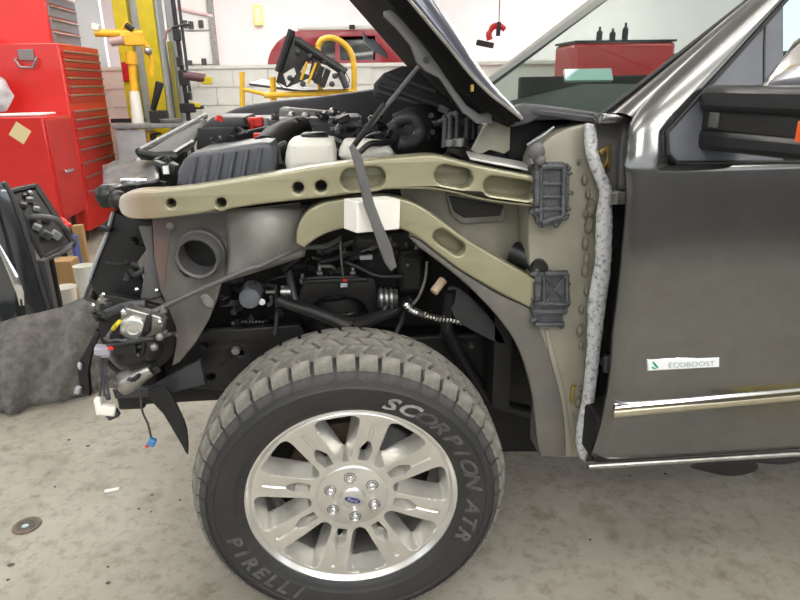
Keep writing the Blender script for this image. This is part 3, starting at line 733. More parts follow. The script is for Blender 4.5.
rod('hood_strut', (385, 104, .215), (353, 147, .24), .0072, M['black'], T)
hinge_pts([(472, 150), (484, 127), (492, 120), (511, 124), (510, 150), (505, 154), (490, 150), (478, 156)], .24, .02, M['primer_grey'], 'hinge_mount', T)

# ---- engine bay
BAY = T
ab = plate('air_box', [(176, 186), (178, 170), (183, 160), (192, 153), (230, 147), (262, 142), (270, 143), (274, 150), (275, 180), (230, 190)], .30, .24, M['dgrey'], BAY, (), .012, label='ribbed dark grey plastic air box')
M['airbox'] = mat('airbox_grey', (88, 90, 96), .42, 0, (80, 82, 87), 10)
ab.data.materials[0] = M['airbox']
for i in range(6):
    x = 193 + i*13
    part('air_box_rib', MB().tube([W(x-3, 186-i*1.6, .295), W(x+3, 156-i*1.6, .297)], .006, 6), M['airbox'], ab, smooth=60)
fb = plate('fuse_box', [(196, 150), (197, 128), (204, 126), (240, 125), (247, 130), (248, 146)], .62, .22, M['black'], BAY, (), .008)
plate('fuse_box_lid', [(198, 129), (212, 117), (244, 117), (248, 127), (241, 129)], .62, .25, M['dgrey'], fb, (), .01)
part('red_terminal_cover', MB().box(W(249, 125, .70), (.04, .05, .045)).box(W(259, 122, .70), (.03, .05, .03)), M['reddish'], BAY, .006)
rod('relay', (265, 128, .7), (265, 118, .7), .012, M['ltgrey'], BAY)
part('engine_block', MB().bb(-.35, .42, .55, 1.25, .55, 1.05).bb(-.25, .4, .7, 1.15, 1.05, 1.18), M['chassis'], BAY, .03)
part('engine_cover', MB().box(W(300, 128, 1.0), (.45, .35, .08)), M['dgrey'], BAY, .02)
bt_ = plate('coolant_bottle', smoothpoly([(286, 170), (287, 146), (294, 140), (312, 139), (330, 140), (335, 146), (335, 168), (310, 170)], 3), .34, .16, M['white'], BAY, (), .02, label='white plastic reservoir with black cap')
part('bottle_cap', MB().lathe([(0, .020), (.030, .020), (.036, .016), (.036, 0)], W(315, 140, .42), 'Z', 20), M['black'], bt_)
plate('washer_tank', smoothpoly([(342, 160), (343, 145), (350, 141), (372, 142), (388, 145), (391, 158)], 3), .36, .12, M['white'], BAY, (), .015)
cable('hose', [(280, 165, .36), (278, 148, .4), (286, 143, .42)], .007, M['dgrey'], BAY)
cable('hose', [(399, 142, .40), (404, 143, .40), (416, 140, .41), (420, 130, .42), (414, 119, .42), (403, 118, .42), (395, 121, .42)], .019, M['dgrey'], BAY, 10)
cable('hose', [(360, 152, .33), (370, 144, .34), (384, 143, .36), (396, 140, .38)], .008, M['black'], BAY)
cable('hose', [(337, 132, .5), (340, 126, .52), (352, 124, .54), (366, 126, .55)], .009, M['mgrey'], BAY)
rod('sensor_post', (345, 122, .6), (345, 112, .6), .004, M['steel'], BAY)
part('intake_bracket', MB().box(W(311, 115, 1.1), (.22, .12, .04), 0, 0, .1), M['dullsteel'], BAY, .01)
for x, y in ((292, 116), (305, 117), (325, 116), (333, 112)): part('bracket_bolt', MB().ball(W(x, y, .98), .016), M['steel'], BAY)
part('brake_booster', MB().ball(W(420, 134, .66), (.10, .08, .09), 20), M['chassis'], BAY)
cable('hose', [(232, 143, .5), (245, 138, .55), (262, 134, .6), (285, 130, .7)], .02, M['black'], BAY)
part('intake_tube', MB().tube([W(*p) for p in [(266, 152, .45), (276, 142, .55), (288, 134, .7), (300, 130, .85)]], [.045, .047, .045, .045], 14), M['chassis'], BAY)
part('firewall', MB().bb(.42, .47, .30, 1.6, .5, 1.22), M['chassis'], BAY)
part('cowl_tray', MB().bb(.36, .62, .32, 1.6, 1.19, 1.24), M['black'], BAY, .01)
plate('cowl_shelf', [(374, 84), (384, 73), (402, 66), (414, 67), (440, 92), (464, 114), (440, 114), (405, 106), (374, 97)], .74, .03, M['dgrey'], BAY, (), .006)
for a, b in (((378, 84, .735), (446, 108, .735)), ((378, 91, .735), (440, 111, .735)), ((388, 75, .735), (436, 92, .735))): rod('cowl_ridge', a, b, .008, M['mgrey'], BAY)
plate('far_hinge', [(362, 30), (364, 42), (374, 51), (388, 59), (387, 53), (376, 41), (368, 38)], 1.45, .03, M['ltgrey'], BAY)
for (x0, y0, x1, y1, mm) in ((444, 148, 446, 118, 'dgrey'), (449, 148, 450, 116, 'mgrey'), (456, 148, 458, 112, 'dgrey'), (466, 146, 468, 118, 'dgrey'), (474, 140, 474, 120, 'black')):
    rod('wire_stay', (x0, y0, .34), (x1, y1, .36), .008, M[mm], BAY)
rod('relay_can', (450, 146, .30), (450, 139, .30), .013, M['steel'], BAY); rod('relay_can', (460, 146, .30), (460, 138, .30), .018, M['steel'], BAY)
# far fender and far side
ff = smoothpoly([(220, 115), (240, 107), (270, 101.5), (310, 97.5), (360, 91), (410, 84), (480, 76)], 4, False)
plate('far_fender', ff + [(480, 130), (420, 140), (360, 150), (300, 160), (240, 165), (222, 150)], 1.70, .10, M['dgrey'], BAY, (), .02, label='dark far fender of the truck')
fw = at_polar(0, 0, 0)
part('far_tire', MB().lathe([(r, 2*YM - y) for r, y in prof], (0, 0, ZC), 'Y', 48, True), M['rubber'], T)
part('rear_tire', MB().lathe([(r, y) for r, y in prof], (3.68, 0, ZC), 'Y', 48, True), M['rubber'], T)
part('truck_bed', MB().bb(2.65, 4.6, .02, 1.84, .62, 1.3), M['paint'], T, .04)
part('rear_door', MB().bb(2.07, 2.62, .0, .05, .5, 1.24), M['paint'], T, .01)
part('rear_tire', MB().lathe([(r, 2*YM - y) for r, y in prof], (3.68, 0, ZC), 'Y', 48, True), M['rubber'], T)
# ---- wheel well: frame, suspension, lines
part('frame_rail', MB().bb(-.62, 4.4, .44, .54, .50, .68), M['chassis'], T, .01)
part('frame_rail', MB().bb(-.62, 4.4, 1.32, 1.42, .50, .68), M['chassis'], T, .01)
plate('frame_horn', [(178, 345), (205, 332), (300, 325), (310, 345), (300, 392), (240, 392), (188, 388)], .40, .03, M['satin'], T, [oval(240, 353, 8, 6), oval(211, 377, 9, 6, -25), oval(205, 345, 6, 5)], .004)
part('frame_bolt', MB().lathe([(0, -.012), (.012, -.012), (.014, 0)], W(236, 350, .398), 'Y', 6), M['dullsteel'], T, smooth=0)
for k in range(7): part('weld_dot', MB().ball(W(243+k*3.3, 322, .39), .004, 6), M['steel'], T)
st = plate('shock_tower', smoothpoly([(302, 320), (302, 285), (308, 277), (340, 276), (370, 277), (376, 284), (377, 322)], 2), .36, .03, M['satin'], T, [smoothpoly([(311, 314), (318, 301), (332, 297), (350, 298), (362, 303), (367, 315), (340, 318)], 3)], .005, label='black shock tower bracket with arched slot')
part('tower_body', MB().lathe([(.10, 0), (.11, .02), (.11, .16), (.09, .20), (.0, .20)], W(339, 322, .50), 'Z', 28), M['chassis'], st)
mb = MB()
cc = W(339, 312, .46)
mb.tube([cc + Vector((.075*math.cos(t), .07*math.sin(t), -.16 + .028*t/ (2*PI)*2.2)) for t in [2*PI*k/16 for k in range(16*4)]], .011, 8)
part('coil_spring', mb, M['satin'], T, smooth=60)
part('tower_flange', MB().box(W(335, 276, .40), (.18, .10, .012)), M['satin'], st, .003)
for x, y in ((320, 272), (353, 272), (303, 280)): part('tower_bolt', MB().lathe([(.010, 0), (.010, .012), (.005, .013), (.005, .028), (0, .028)], W(x, y+3, .38), 'Z', 8), M['steel'], st, smooth=0)
part('control_arm', MB().tube([W(*p) for p in [(279, 300, .33), (288, 304, .32), (312, 311, .30), (335, 320, .27), (352, 328, .25)]], [.018, .016, .018, .018, .024], 10), M['satin'], T)
part('control_arm', MB().tube([W(*p) for p in [(410, 300, .36), (392, 312, .33), (366, 322, .28), (350, 328, .25)]], [.018, .016, .018, .024], 10), M['satin'], T)
rod('pivot_bushing', (378, 298, .34), (397, 298, .34), .026, M['dgrey'], T)
for x in (381, 386, 391): part('bushing_washer', MB().lathe([(.030, -.003), (.030, .003), (0, .003)], W(x, 298, .34), 'X', 20), M['steel'], T)
rod('pivot_bushing', (281, 292, .36), (291, 292, .36), .018, M['steel'], T)
part('end_cap', MB().lathe([(0, -.02), (.020, -.02), (.028, -.015), (.030, 0), (.030, .06)], W(250, 297, .34), 'Y', 24), mat('cap_grey', (112, 116, 124), .5), T)
rod('cap_bolt', (262, 302, .33), (262, 302, .35), .009, M['steel'], T); rod('cap_pin', (266, 292, .35), (275, 292, .35), .005, M['dullsteel'], T)
cable('brake_line', [(148, 314, .15), (165, 306, .17), (190, 294, .18), (220, 281, .18), (245, 270, .18), (262, 265, .19), (280, 256, .19), (300, 248, .22), (325, 246, .26), (340, 239, .3)], .0065, M['mgrey'], T, 8, label='thin grey rod running across the wheel well')
for pts, r, mm in (([(320, 262, .36), (335, 259, .36), (345, 256, .37), (360, 252, .38)], .008, 'black'), ([(324, 252, .38), (345, 245, .4), (354, 242, .4)], .007, 'dgrey'),
                   ([(340, 236, .34), (341, 255, .33), (343, 276, .36)], .003, 'dullsteel'), ([(345, 262, .34), (360, 268, .34), (378, 276, .33), (402, 276, .33)], .007, 'black'),
                   ([(288, 268, .4), (291, 285, .38), (296, 304, .36)], .012, 'dgrey'), ([(275, 285, .38), (277, 310, .38), (275, 335, .38)], .006, 'dgrey'), ([(300, 258, .36), (290, 264, .36), (284, 270, .36)], .012, 'black'),
                   ([(427, 262, .25), (425, 280, .27), (419, 296, .28), (413, 304, .3)], .004, 'dullsteel'), ([(405, 300, .34), (402, 320, .34), (396, 335, .33), (400, 360, .3)], .009, 'black'),
                   ([(372, 324, .3), (380, 318, .31), (386, 306, .32)], .006, 'dgrey'), ([(446, 328, .33), (456, 348, .36), (470, 372, .38), (490, 398, .40), (512, 408, .42), (535, 412, .44)], .020, 'black'),
                   ([(450, 290, .3), (448, 310, .32), (446, 330, .33)], .018, 'black')):
    cable('brake_hose', pts, r, M[mm], T)
pts = smoothpoly([tuple(W(*p)) for p in [(405, 302, .30), (410, 308, .30), (420, 313, .30), (435, 317, .31), (452, 319, .32), (468, 323, .33)]], 10, False)
part('ribbed_hose', MB().tube(pts, [.0105 + .0018*(i % 2) for i in range(len(pts))], 10), M['chrome'], T, smooth=0, label='shiny ribbed metal hose')
rod('pale_connector', (443, 280, .27), (434, 292, .25), .012, mat('beige_connector', (210, 186, 160), .5), T)
part('small_connector', MB().box(W(366, 257, .34), (.035, .02, .012)), M['ltgrey'], T, .002); part('small_connector', MB().box(W(344, 285, .345), (.02, .012, .012)), M['ltgrey'], T, .002)
part('red_clip', MB().box(W(345, 280, .345), (.012, .01, .006)), M['reddish'], T)
part('engine_mount', MB().box(W(390, 262, .5), (.22, .12, .16)).box(W(410, 270, .42), (.08, .1, .12)), M['chassis'], T, .02)
plate('wheelhouse_backdrop', [(300, 205), (420, 205), (440, 270), (520, 350), (540, 425), (548, 452), (300, 452)], .62, .02, M['chassis'], T)  # dark backdrop, carried down to darken the space under the truck
plate('splash_panel', smoothpoly([(447, 290), (460, 288), (480, 306), (500, 330), (505, 345), (480, 335), (455, 318)], 3), .30, .01, M['dgrey'], T)
part('transmission', MB().tube([(.35, .93, .55), (.8, .93, .5), (1.6, .93, .48)], [.24, .2, .12], 16), M['chassis'], T)
# ---- front corner: inner fender panel, duct, radiator support, headlamp pieces
plate('inner_fender', [(152, 220), (200, 214), (300, 203), (300, 236), (286, 250), (262, 262), (235, 274), (222, 282), (217, 300), (208, 322), (196, 342), (180, 362), (172, 366), (176, 345), (176, 328), (168, 308), (160, 290), (154, 260)], .24, .012, mat('inner_fender_grey', (108, 104, 99), .5, 0, (82, 79, 75), 10), T,
      [smoothpoly([(176, 262), (180, 246), (192, 238), (206, 240), (216, 246), (216, 262), (205, 276), (186, 278)], 2)], .003, label='grey-brown inner fender panel with round duct hole')
plate('overspray_patch', [(153, 222), (172, 220), (170, 238), (167, 262), (164, 290), (158, 276), (154, 250)], .2385, .003, mat('dull_red', (112, 84, 79), .5, 0, (100, 92, 87), 25), T, (), .001)
# bulging wheelhouse shell
rows_ = []
for i in range(13):
    u = i/12
    rows_.append([W(224 + 80*v + 4*math.sin(PI*u), 208 + 74*u - 26*v*u, .235 - .085*math.sin(PI*v)*(.35+.65*math.sin(PI*min(1, u*.8+.2)))) for v in [k/16 for k in range(17)]])
part('wheelhouse_bulge', MB().grid(rows_), mat('bulge_grey', (138, 136, 132), .42, 0, (112, 110, 107), 8), T, smooth=80, thick=.006)
dc = W(197, 258, .20); dd = (W(212, 238, .33) - dc).normalized()
side = dd.orthogonal().normalized(); w2 = dd.cross(side)
mb = MB(); prof_d = [(.046, .0), (.052, -.004), (.056, .004), (.056, .03), (.060, .032), (.060, .04), (.055, .10), (.050, .10), (.048, .02)]
mb.grid([[dc + dd*h + (side*math.cos(t) + w2*math.sin(t))*r for t in [2*PI*k/28 for k in range(28)]] for r, h in prof_d + prof_d[:1]], True)
part('air_duct', mb, M['mgrey'], T, smooth=40, label='round grey air duct opening')
part('duct_throat', MB().tube([dc + dd*.06, dc + dd*.2], .05, 20), M['chassis'], T)
rod('fender_bolt', (170, 226, .235), (170, 226, .25), .009, M['dullsteel'], T)
plate('radiator_support', [(113, 212), (135, 219), (153, 222), (154, 252), (143, 262), (141, 276), (147, 292), (140, 306), (118, 308), (100, 300), (88, 281), (97, 258), (106, 236)], .32, .05, M['black'], T, (), .004, label='black radiator support panel at the front corner')
part('support_edge', MB().tube([W(113, 212, .315), W(106, 236, .315), (W(97, 258, .315)), W(89, 280, .315)], .005, 6), M['ltgrey'], T)
plate('support_brace', [(138, 226), (152, 226), (156, 290), (168, 306), (140, 300), (143, 280), (137, 262), (146, 250)], .28, .015, M['primer_dark'], T, (), .003)
part('lamp_mount', MB().box(W(112, 196, .28), (.05, .06, .05)).ball(W(107, 195, .27), .028).ball(W(118, 200, .25), .024), M['satin'], T, .008)
rows_ = []
for i in range(9):
    u = i/8; rows_.append([W(103 + 56*v, 190 - 25*u - 8*v + random.uniform(-1.5, 1.5), .30 + .45*u + random.uniform(-.02, .02)) for v in [k/10 for k in range(11)]])
part('lamp_cover', MB().grid(rows_), mat('scuffed_grey', (82, 82, 82), .35, 0, (52, 52, 52), 14), T, smooth=70, thick=.008)
part('lamp_chrome', MB().box(W(131, 182, .34), (.05, .02, .02)).box(W(142, 181, .34), (.03, .02, .014), .3), M['chrome'], T, .004)
plate('gap_shade_sheet', [(118, 172), (186, 152), (190, 200), (118, 205)], .72, .02, M['chassis'], T)  # added dark sheet, stands in for the darkness seen through the gap
plate('relay_block', [(160, 168), (170, 163), (176, 166), (175, 176), (162, 177)], .36, .04, M['black'], T); part('relay_label', MB().box(W(166, 170, .355), (.014, .006, .02)), M['sheet'], T)
fl = [W(140, 152, .75), W(170, 156, .70), W(196, 140, .95), W(206, 117, 1.25)]
slab([W(139, 153, .62), W(172, 155, .60), W(192, 143, .95), W(207, 119, 1.35), W(203, 116, 1.35)], .02, mat('shroud', (86, 84, 80), .6, 0, (70, 69, 66), 12), T, 'radiator_shroud', .004)
part('shroud_edge', MB().tube([W(139, 153, .61), W(155, 156, .60), W(173, 155, .60), W(192, 143, .94)], .012, 8), M['black'], T)
part('shroud_edge', MB().tube([W(139, 152, .62), W(172, 134, .95), W(205, 116, 1.34)], .012, 8), M['black'], T)
part('radiator_core', MB().bb(-.60, -.54, .35, 1.5, .55, 1.05), M['chassis'], T, .01)
part('bumper_beam', MB().bb(-.70, -.62, .45, 1.40, .48, .62), M['satin'], T, .01)
# ballast / headlamp motor cluster
bal = plate('lamp_ballast', [(121, 311), (126, 308), (160, 317), (164, 322), (162, 333), (148, 338), (132, 338), (119, 334)], .13, .035, M['steel'], T, (), .004, label='silver headlamp ballast with loose wiring')
part('ballast_dome', MB().lathe([(0, -.006), (.012, -.006), (.014, -.010), (.026, -.010), (.030, -.007), (.032, 0)], W(134, 328, .13), 'Y', 24), M['alloy'], bal)
part('ballast_screw', MB().ball(W(124, 312, .125), .008).ball(W(160, 322, .125), .007), M['chrome'], bal)
plate('ballast_clamp', [(146, 316), (151, 315), (150, 332), (144, 338), (140, 336)], .118, .012, M['black'], T)
part('yellow_wire', MB().tube([W(113, 329, .12), W(117, 324, .11), (W(120, 321, .12))], .005), M['yellow'], T)
part('lamp_socket', MB().ball(W(135, 352, .17), (.055, .05, .04)).ball(W(150, 346, .15), (.035, .04, .035)).box(W(128, 345, .13), (.05, .05, .03)), M['satin'], T)
for x, y, r in ((154, 347, .010), (125, 342, .008), (160, 337, .010)): part('socket_stud', MB().ball(W(x, y, .105), r), M['dullsteel'], T)
cable('wire_loom', [(108, 346, .12), (120, 344, .1), (138, 341, .1), (150, 339, .1), (162, 338, .12)], .0065, M['black'], T)
cable('wire_loom', [(105, 338, .14), (110, 341, .12), (118, 340, .1), (126, 342, .1)], .004, M['dgrey'], T)
cable('wire_loom', [(120, 350, .14), (130, 365, .16), (146, 366, .17), (160, 352, .18)], .008, M['black'], T)
rows_ = []
for i in range(7):
    u = i/6; rows_.append([W(112 + 40*v + 4*u, 366 - 8*u - 12*math.sin(PI*v)*(1-u) , .2 + .06*u) for v in [k/8 for k in range(9)]])
plate('lamp_bracket', smoothpoly([(104, 352), (116, 350), (130, 362), (138, 372), (120, 386), (106, 388), (100, 375)], 2), .22, .02, M['primer_dark'], T)
# funnel-shaped tow hook cover
fc = W(128, 381, .16); fd = (W(152, 368, .16) - fc)
mb = MB(); sx = fd.normalized(); sy = Vector((0, 1, 0)); sz = sx.cross(sy)
mb.grid([[fc + fd*t + (sy*math.cos(a)*ry + sz*math.sin(a)*rz) for a in [2*PI*k/16 for k in range(16)]] for t, ry, rz in ((-.25, .020, .022), (-.3, .026, .028), (0, .030, .030), (.5, .028, .024), (1, .02, .018), (1.0, .005, .005))], True)
part('tow_eye', mb, M['steel'], T, smooth=60)
plate('lower_valance', [(112, 390), (150, 388), (176, 372), (200, 360), (205, 385), (176, 392), (150, 397), (115, 399)], .30, .02, M['dgrey'], T, (), .003)
plate('valance_flap', smoothpoly([(148, 389), (162, 387), (171, 394), (180, 412), (187, 430), (188, 455), (182, 446), (175, 434), (163, 414), (152, 402)], 2), .26, .008, M['black'], T, (), .002, label='torn dark plastic flap hanging down')
plate('side_bracket', [(96, 330), (100, 334), (92, 352), (88, 372), (90, 396), (82, 395), (78, 380), (76, 366), (84, 352)], .26, .02, M['black'], T, (), .003)
part('bracket_tip', MB().ball(W(80, 366, .25), (.006, .008, .012)), M['ltgrey'], T); part('bracket_tip', MB().box(W(78, 390, .25), (.014, .016, .02), 0, 0, .4), M['ltgrey'], T, .003)
part('loom_plug', MB().box(W(103, 350, .11), (.036, .03, .02), .2, 0, .2).box(W(106, 354, .112), (.022, .02, .014)), mat('plug_grey', (150, 148, 160), .5), T, .004)
part('plug_lock', MB().box(W(111, 348, .1), (.012, .01, .006)), M['reddish'], T)
for dx in (0, 3, 6): cable('plug_wire', [(102+dx, 354, .11), (101+dx*.7, 372, .12), (100+dx*1.5, 396, .12)], .0035, M['dgrey'], T)
part('loose_plug', MB().box(W(99, 406, .12), (.016, .02, .045)).box(W(108, 410, .12), (.035, .02, .026), .2, 0, .3), M['white'], T, .004)
part('loose_plug', MB().box(W(113, 414, .13), (.03, .02, .022), 0, 0, -.4).box(W(108, 397, .12), (.012, .012, .016)), M['dgrey'], T, .004)
cable('plug_wire', [(141, 391, .2), (142, 410, .2), (148, 424, .2), (151, 437, .2)], .003, M['dgrey'], T)
part('blue_plug', MB().box(W(152, 442, .2), (.020, .018, .022), 0, 0, .5), M['bluecon'], T, .004, label='blue connector dangling on a wire')
part('plug_lock', MB().ball(W(147, 446, .2), .006, 6), M['reddish'], T)
plate('shade_panel', [(150, 270), (300, 262), (310, 392), (200, 392), (160, 392), (140, 330)], .58, .03, M['chassis'], T)  # added dark sheet that fills this gap with shade
plate('lamp_bucket', smoothpoly([(100, 300), (112, 296), (150, 304), (176, 314), (182, 330), (176, 352), (150, 372), (120, 360), (100, 340)], 3), .26, .03, M['chassis'], T)
# loose wiring, clips and bolts that fill the bay and the wheel well
rnd = random.Random(21)
def clutter(x0, x1, y0, y1, Y0, Y1, n, mats, rmin=.003, rmax=.008):
    for i in range(n):
        x, y, Y = rnd.uniform(x0, x1), rnd.uniform(y0, y1), rnd.uniform(Y0, Y1); k = rnd.random()
        m = M[rnd.choice(mats)]
        if k < .55:
            pts = [(x, y, Y)]
            for _ in range(3): pts.append((pts[-1][0] + rnd.uniform(-10, 16), pts[-1][1] + rnd.uniform(-6, 7), Y + rnd.uniform(-.03, .03)))
            cable('wire', pts, rnd.uniform(rmin, rmax), m, T, 6, 4)
        elif k < .8: part('clip', MB().box(W(x, y, Y), (rnd.uniform(.012, .035), .02, rnd.uniform(.008, .02)), rnd.uniform(-.5, .5), 0, rnd.uniform(-.6, .6)), m, T, .002)
        else: part('bolt_head', MB().lathe([(.009, 0), (.009, .008), (.004, .009), (.004, .018), (0, .018)], W(x, y, Y), 'Z', 8), M[rnd.choice(('steel', 'dullsteel', 'dgrey'))], T, smooth=0)
clutter(262, 345, 116, 140, .62, .95, 22, ('black', 'dgrey', 'mgrey', 'black', 'ltgrey'), .004, .011)
clutter(335, 400, 118, 150, .45, .60, 16, ('black', 'dgrey', 'black', 'mgrey'), .004, .009)
clutter(425, 500, 105, 148, .40, .55, 14, ('black', 'dgrey', 'dgrey', 'mgrey'), .004, .009)
clutter(205, 300, 275, 325, .36, .50, 20, ('black', 'dgrey', 'chassis', 'mgrey'), .004, .010)
clutter(300, 420, 240, 275, .36, .46, 18, ('black', 'dgrey', 'chassis', 'dullsteel'), .003, .009)
clutter(400, 500, 300, 390, .40, .52, 16, ('black', 'dgrey', 'chassis'), .004, .010)
clutter(98, 165, 300, 385, .14, .22, 18, ('black', 'dgrey', 'chassis', 'mgrey', 'dullsteel'), .003, .006)
clutter(120, 185, 160, 190, .40, .60, 14, ('black', 'dgrey', 'dgrey', 'ltgrey'), .004, .009)
clutter(200, 262, 118, 146, .50, .60, 8, ('black', 'dgrey', 'reddish'), .004, .007)
clutter(100, 150, 222, 300, .28, .31, 9, ('satin', 'dgrey', 'chassis'), .004, .008)
# ------------------------------------------------------------------ things lying on the truck
w = W(372, 214, .08)
o = part('foam_block', MB().box(w, (.112, .06, .068), math.radians(28), 0, math.radians(3)), M['foamwhite'], None, .002)
tag(o, 'white rectangular block resting on the arched olive tube', 'block')
o = plate('trim_strip', [(349, 147), (353, 144), (361, 154), (374, 203), (382, 224), (392, 247), (397, 267), (391, 272), (384, 262), (377, 243), (370, 222), (364, 206), (357, 175)], .012, .010, M['mgrey'], None, (), .003)
tag(o, 'dark grey tapered strip hanging in front of the white block', 'strip')
# ------------------------------------------------------------------ left foreground: felt liner, panels, boxes
bl_ = [(-40, 418), (0, 412), (12, 414), (30, 407), (58, 402), (84, 396), (104, 386)]
tl_ = [(-40, 338), (0, 324), (20, 318), (60, 308), (88, 297), (108, 300), (124, 318)]
bl_ = smoothpoly(bl_, 5, False); tl_ = smoothpoly(tl_, 5, False)
rows_ = []
for i in range(13):
    u = i/12; row = []
    for (bx, by), (tx, ty) in zip(bl_, tl_):
        b = WZ(bx, by, .012); t = W(tx, ty, b.y + .30)
        p = b.lerp(t, u); bul = math.sin(PI*u)*.07
        p += Vector((random.uniform(-.006, .006), -bul*(.6 + .4*math.sin(bx*.13)) + random.uniform(-.008, .008), .02*math.sin(PI*u)*math.sin(bx*.09 + 2*u)))
        row.append(p)
    rows_.append(row)
o = part('fender_liner', MB().grid(rows_), M['felt'], None, smooth=80, thick=.02)
tag(o, 'grey felt wheel liner lying on the concrete floor', 'liner')
# removed silver-grey panel
fp = thing('loose_fender', 'shiny dark grey body panel leaning behind the felt liner', 'panel', W(10, 330, 1.95) * Vector((1, 1, 0)) if False else Vector((-1.95, 1.95, 0)))
rows_ = []
for i in range(15):
    u = i/14; y = 186 + 150*u
    xr = 4 + 50*u**.8
    rows_.append([W(-60 + (xr+60)*v, y - 4*v, 1.95 - .10*math.sin(PI*v*.9) + .10*v - .02*math.exp(-((v-.75)/.06)**2)) for v in [k/20 for k in range(21)]])
part('fender_skin', MB().grid(rows_), mat('dark_silver_paint', (92, 96, 102), .22, .8, coat=.8), fp, smooth=80, thick=.01)
part('fender_lip', MB().tube([rows_[i][-1] + Vector((.004, -.004, 0)) for i in range(15)], .012, 8), M['dgrey'], fp)
part('panel_highlight', MB().tube([W(*p) for p in [(-4, 240, 1.84), (6, 260, 1.84), (14, 276, 1.84), (20, 292, 1.83), (22, 305, 1.83)]], [.006, .014, .02, .018, .012], 8), M['chrome'], fp)  # chrome strip added as the bright highlight on the dark panel
part('support_leg', MB().box(W(48, 290, 2.05), (.05, .05, .34)), M['dgrey'], fp, .004)
part('support_foot', MB().bb(-2.2, -1.6, 1.9, 2.2, 0, .04), M['chassis'], fp)
# black tray with circuit parts
tr = thing('open_panel', 'black framed tray with wiring inside, propped by the red locker', 'tray', Vector((-1.95, 2.35, 0)))
q = [W(9, 192, 2.3), W(36, 186, 2.45), W(74, 244, 2.3), W(44, 258, 2.15)]
slab(q, .03, M['black'], tr, 'tray_base', .006)
for a, b in ((0, 1), (1, 2), (2, 3), (3, 0)): part('tray_rim', MB().tube([q[a], q[b]], .018, 8), M['satin'], tr)
for u, v, s in ((.3, .25, .03), (.55, .2, .035), (.6, .35, .03), (.4, .45, .035), (.3, .6, .04), (.7, .55, .04), (.45, .75, .05), (.7, .8, .05), (.5, .12, .02), (.72, .1, .02), (.62, .28, .015)):
    p = q[0].lerp(q[1], u).lerp(q[3].lerp(q[2], u), v)
    part('tray_component', MB().box(p + Vector((.0, -.02, .01)), (s, .03, s*.8), u, .3, v), random.choice([M['dgrey'], M['mgrey'], M['ltgrey'], M['dullsteel']]), tr, .003)
part('tray_hose', MB().tube([tuple(p) for p in smoothpoly([tuple(W(*p)) for p in [(32, 218, 2.25), (42, 217, 2.2), (55, 219, 2.2), (62, 226, 2.25), (68, 230, 2.3)]], 4, False)], .016, 8), M['mgrey'], tr)
slab([W(42, 256, 2.14), W(73, 243, 2.28), W(72, 248, 2.26), W(44, 261, 2.12)], .06, M['mgrey'], tr, 'tray_sill', .003)
part('tray_post', MB().tube([W(50, 258, 2.3), Vector((W(50, 258, 2.3).x, 2.3, 0))], .02, 8), M['chassis'], tr)
part('tray_post', MB().tube([W(20, 215, 2.45), Vector((W(20, 215, 2.45).x, 2.55, 0))], .02, 8), M['chassis'], tr)
def boxthing(name, px0, py0, px1, py1, Y, d, m, label, cat, rz=0):
    """a box standing on the floor whose front face spans the given pixels"""
    a, b = W(px0, py0, Y), W(px1, py1, Y)
    o = part(name, MB().box(((a.x+b.x)/2, Y+d/2, a.z/2), (abs(b.x-a.x), d, a.z), rz), m, None, .004); return tag(o, label, cat)
boxthing('cardboard_box', 52, 262, 76, 290, 3.0, .14, M['brown'], 'plain brown cardboard box beside the black tray', 'box')
boxthing('cardboard_sheet', 71, 226, 89, 270, 3.45, .06, M['brown'], 'tall narrow cardboard piece under the drawer chest', 'cardboard', .1)
boxthing('blue_case', 70, 236, 80, 270, 3.30, .06, M['blue'], 'blue upright case in front of the cardboard piece', 'case', -.2)
tubp = W(59, 226, 3.55)
o = part('red_rag', MB().ball(tubp + Vector((0, 0, .02)), (.07, .06, .05), 10).ball(tubp + Vector((.04, 0, 0)), (.05, .05, .035), 10), M['reddish']); tag(o, 'small red bundle sitting on the dark stool', 'rag')
o = part('metal_stool', MB().tube([(tubp.x, 3.55, 0), (tubp.x, 3.55, tubp.z-.05)], .02, 10).lathe([(.09, 0), (.09, .02), (0, .02)], (tubp.x, 3.55, tubp.z-.055), 'Z', 16).lathe([(.09, 0), (.09, .02), (0, .02)], (tubp.x, 3.55, 0), 'Z', 16), M['chassis']); tag(o, 'small dark stool holding the red bundle', 'stool')
for k, (x, y, Y, s, lab) in enumerate(((84, 270, 2.65, .06, 'white plastic tub beside the radiator support'), (65, 292, 2.72, .07, 'white plastic tub with pink contents behind the felt liner'))):
    p = W(x, y, Y); zt_ = p.z + s*.5
    t = thing('plastic_tub', lab, 'tub', Vector((p.x, Y, 0)))
    part('tub_body', MB().lathe([(s*.75, .0), (s, zt_), (s*1.05, zt_), (s*.95, zt_-.01), (s*.9, zt_-.04), (0, zt_-.04)], (p.x, Y, 0), 'Z', 24), M['white'], t)
    part('tub_fill', MB().lathe([(0, zt_-.03), (s*.9, zt_-.035), (s*.9, zt_-.05)], (p.x, Y, 0), 'Z', 20), mat('tub_fill%d' % k, (226, 214, 206) if k else (225, 225, 222), .7), t)
p = W(100, 300, 1.0)
part('bumper_hook', MB().tube([W(95, 296, .5), W(97, 285, .5), W(102, 280, .5), W(107, 290, .5), W(106, 300, .5)], .014, 8), M['mgrey'], T)
plate('folded_bracket', [(143, 264), (153, 254), (158, 274), (162, 296), (150, 300), (140, 298), (146, 284)], .27, .012, M['mgrey'], T)
plate('wheelhouse_tab', smoothpoly([(200, 298), (206, 294), (214, 302), (213, 308), (206, 308)], 2), .235, .012, M['dullsteel'], T)
for x, y in ((157, 290), (137, 289), (104, 294), (103, 299), (156, 338), (94, 305)): part('panel_stud', MB().ball(W(x, y, .26), .006, 8), M['chrome'], T)
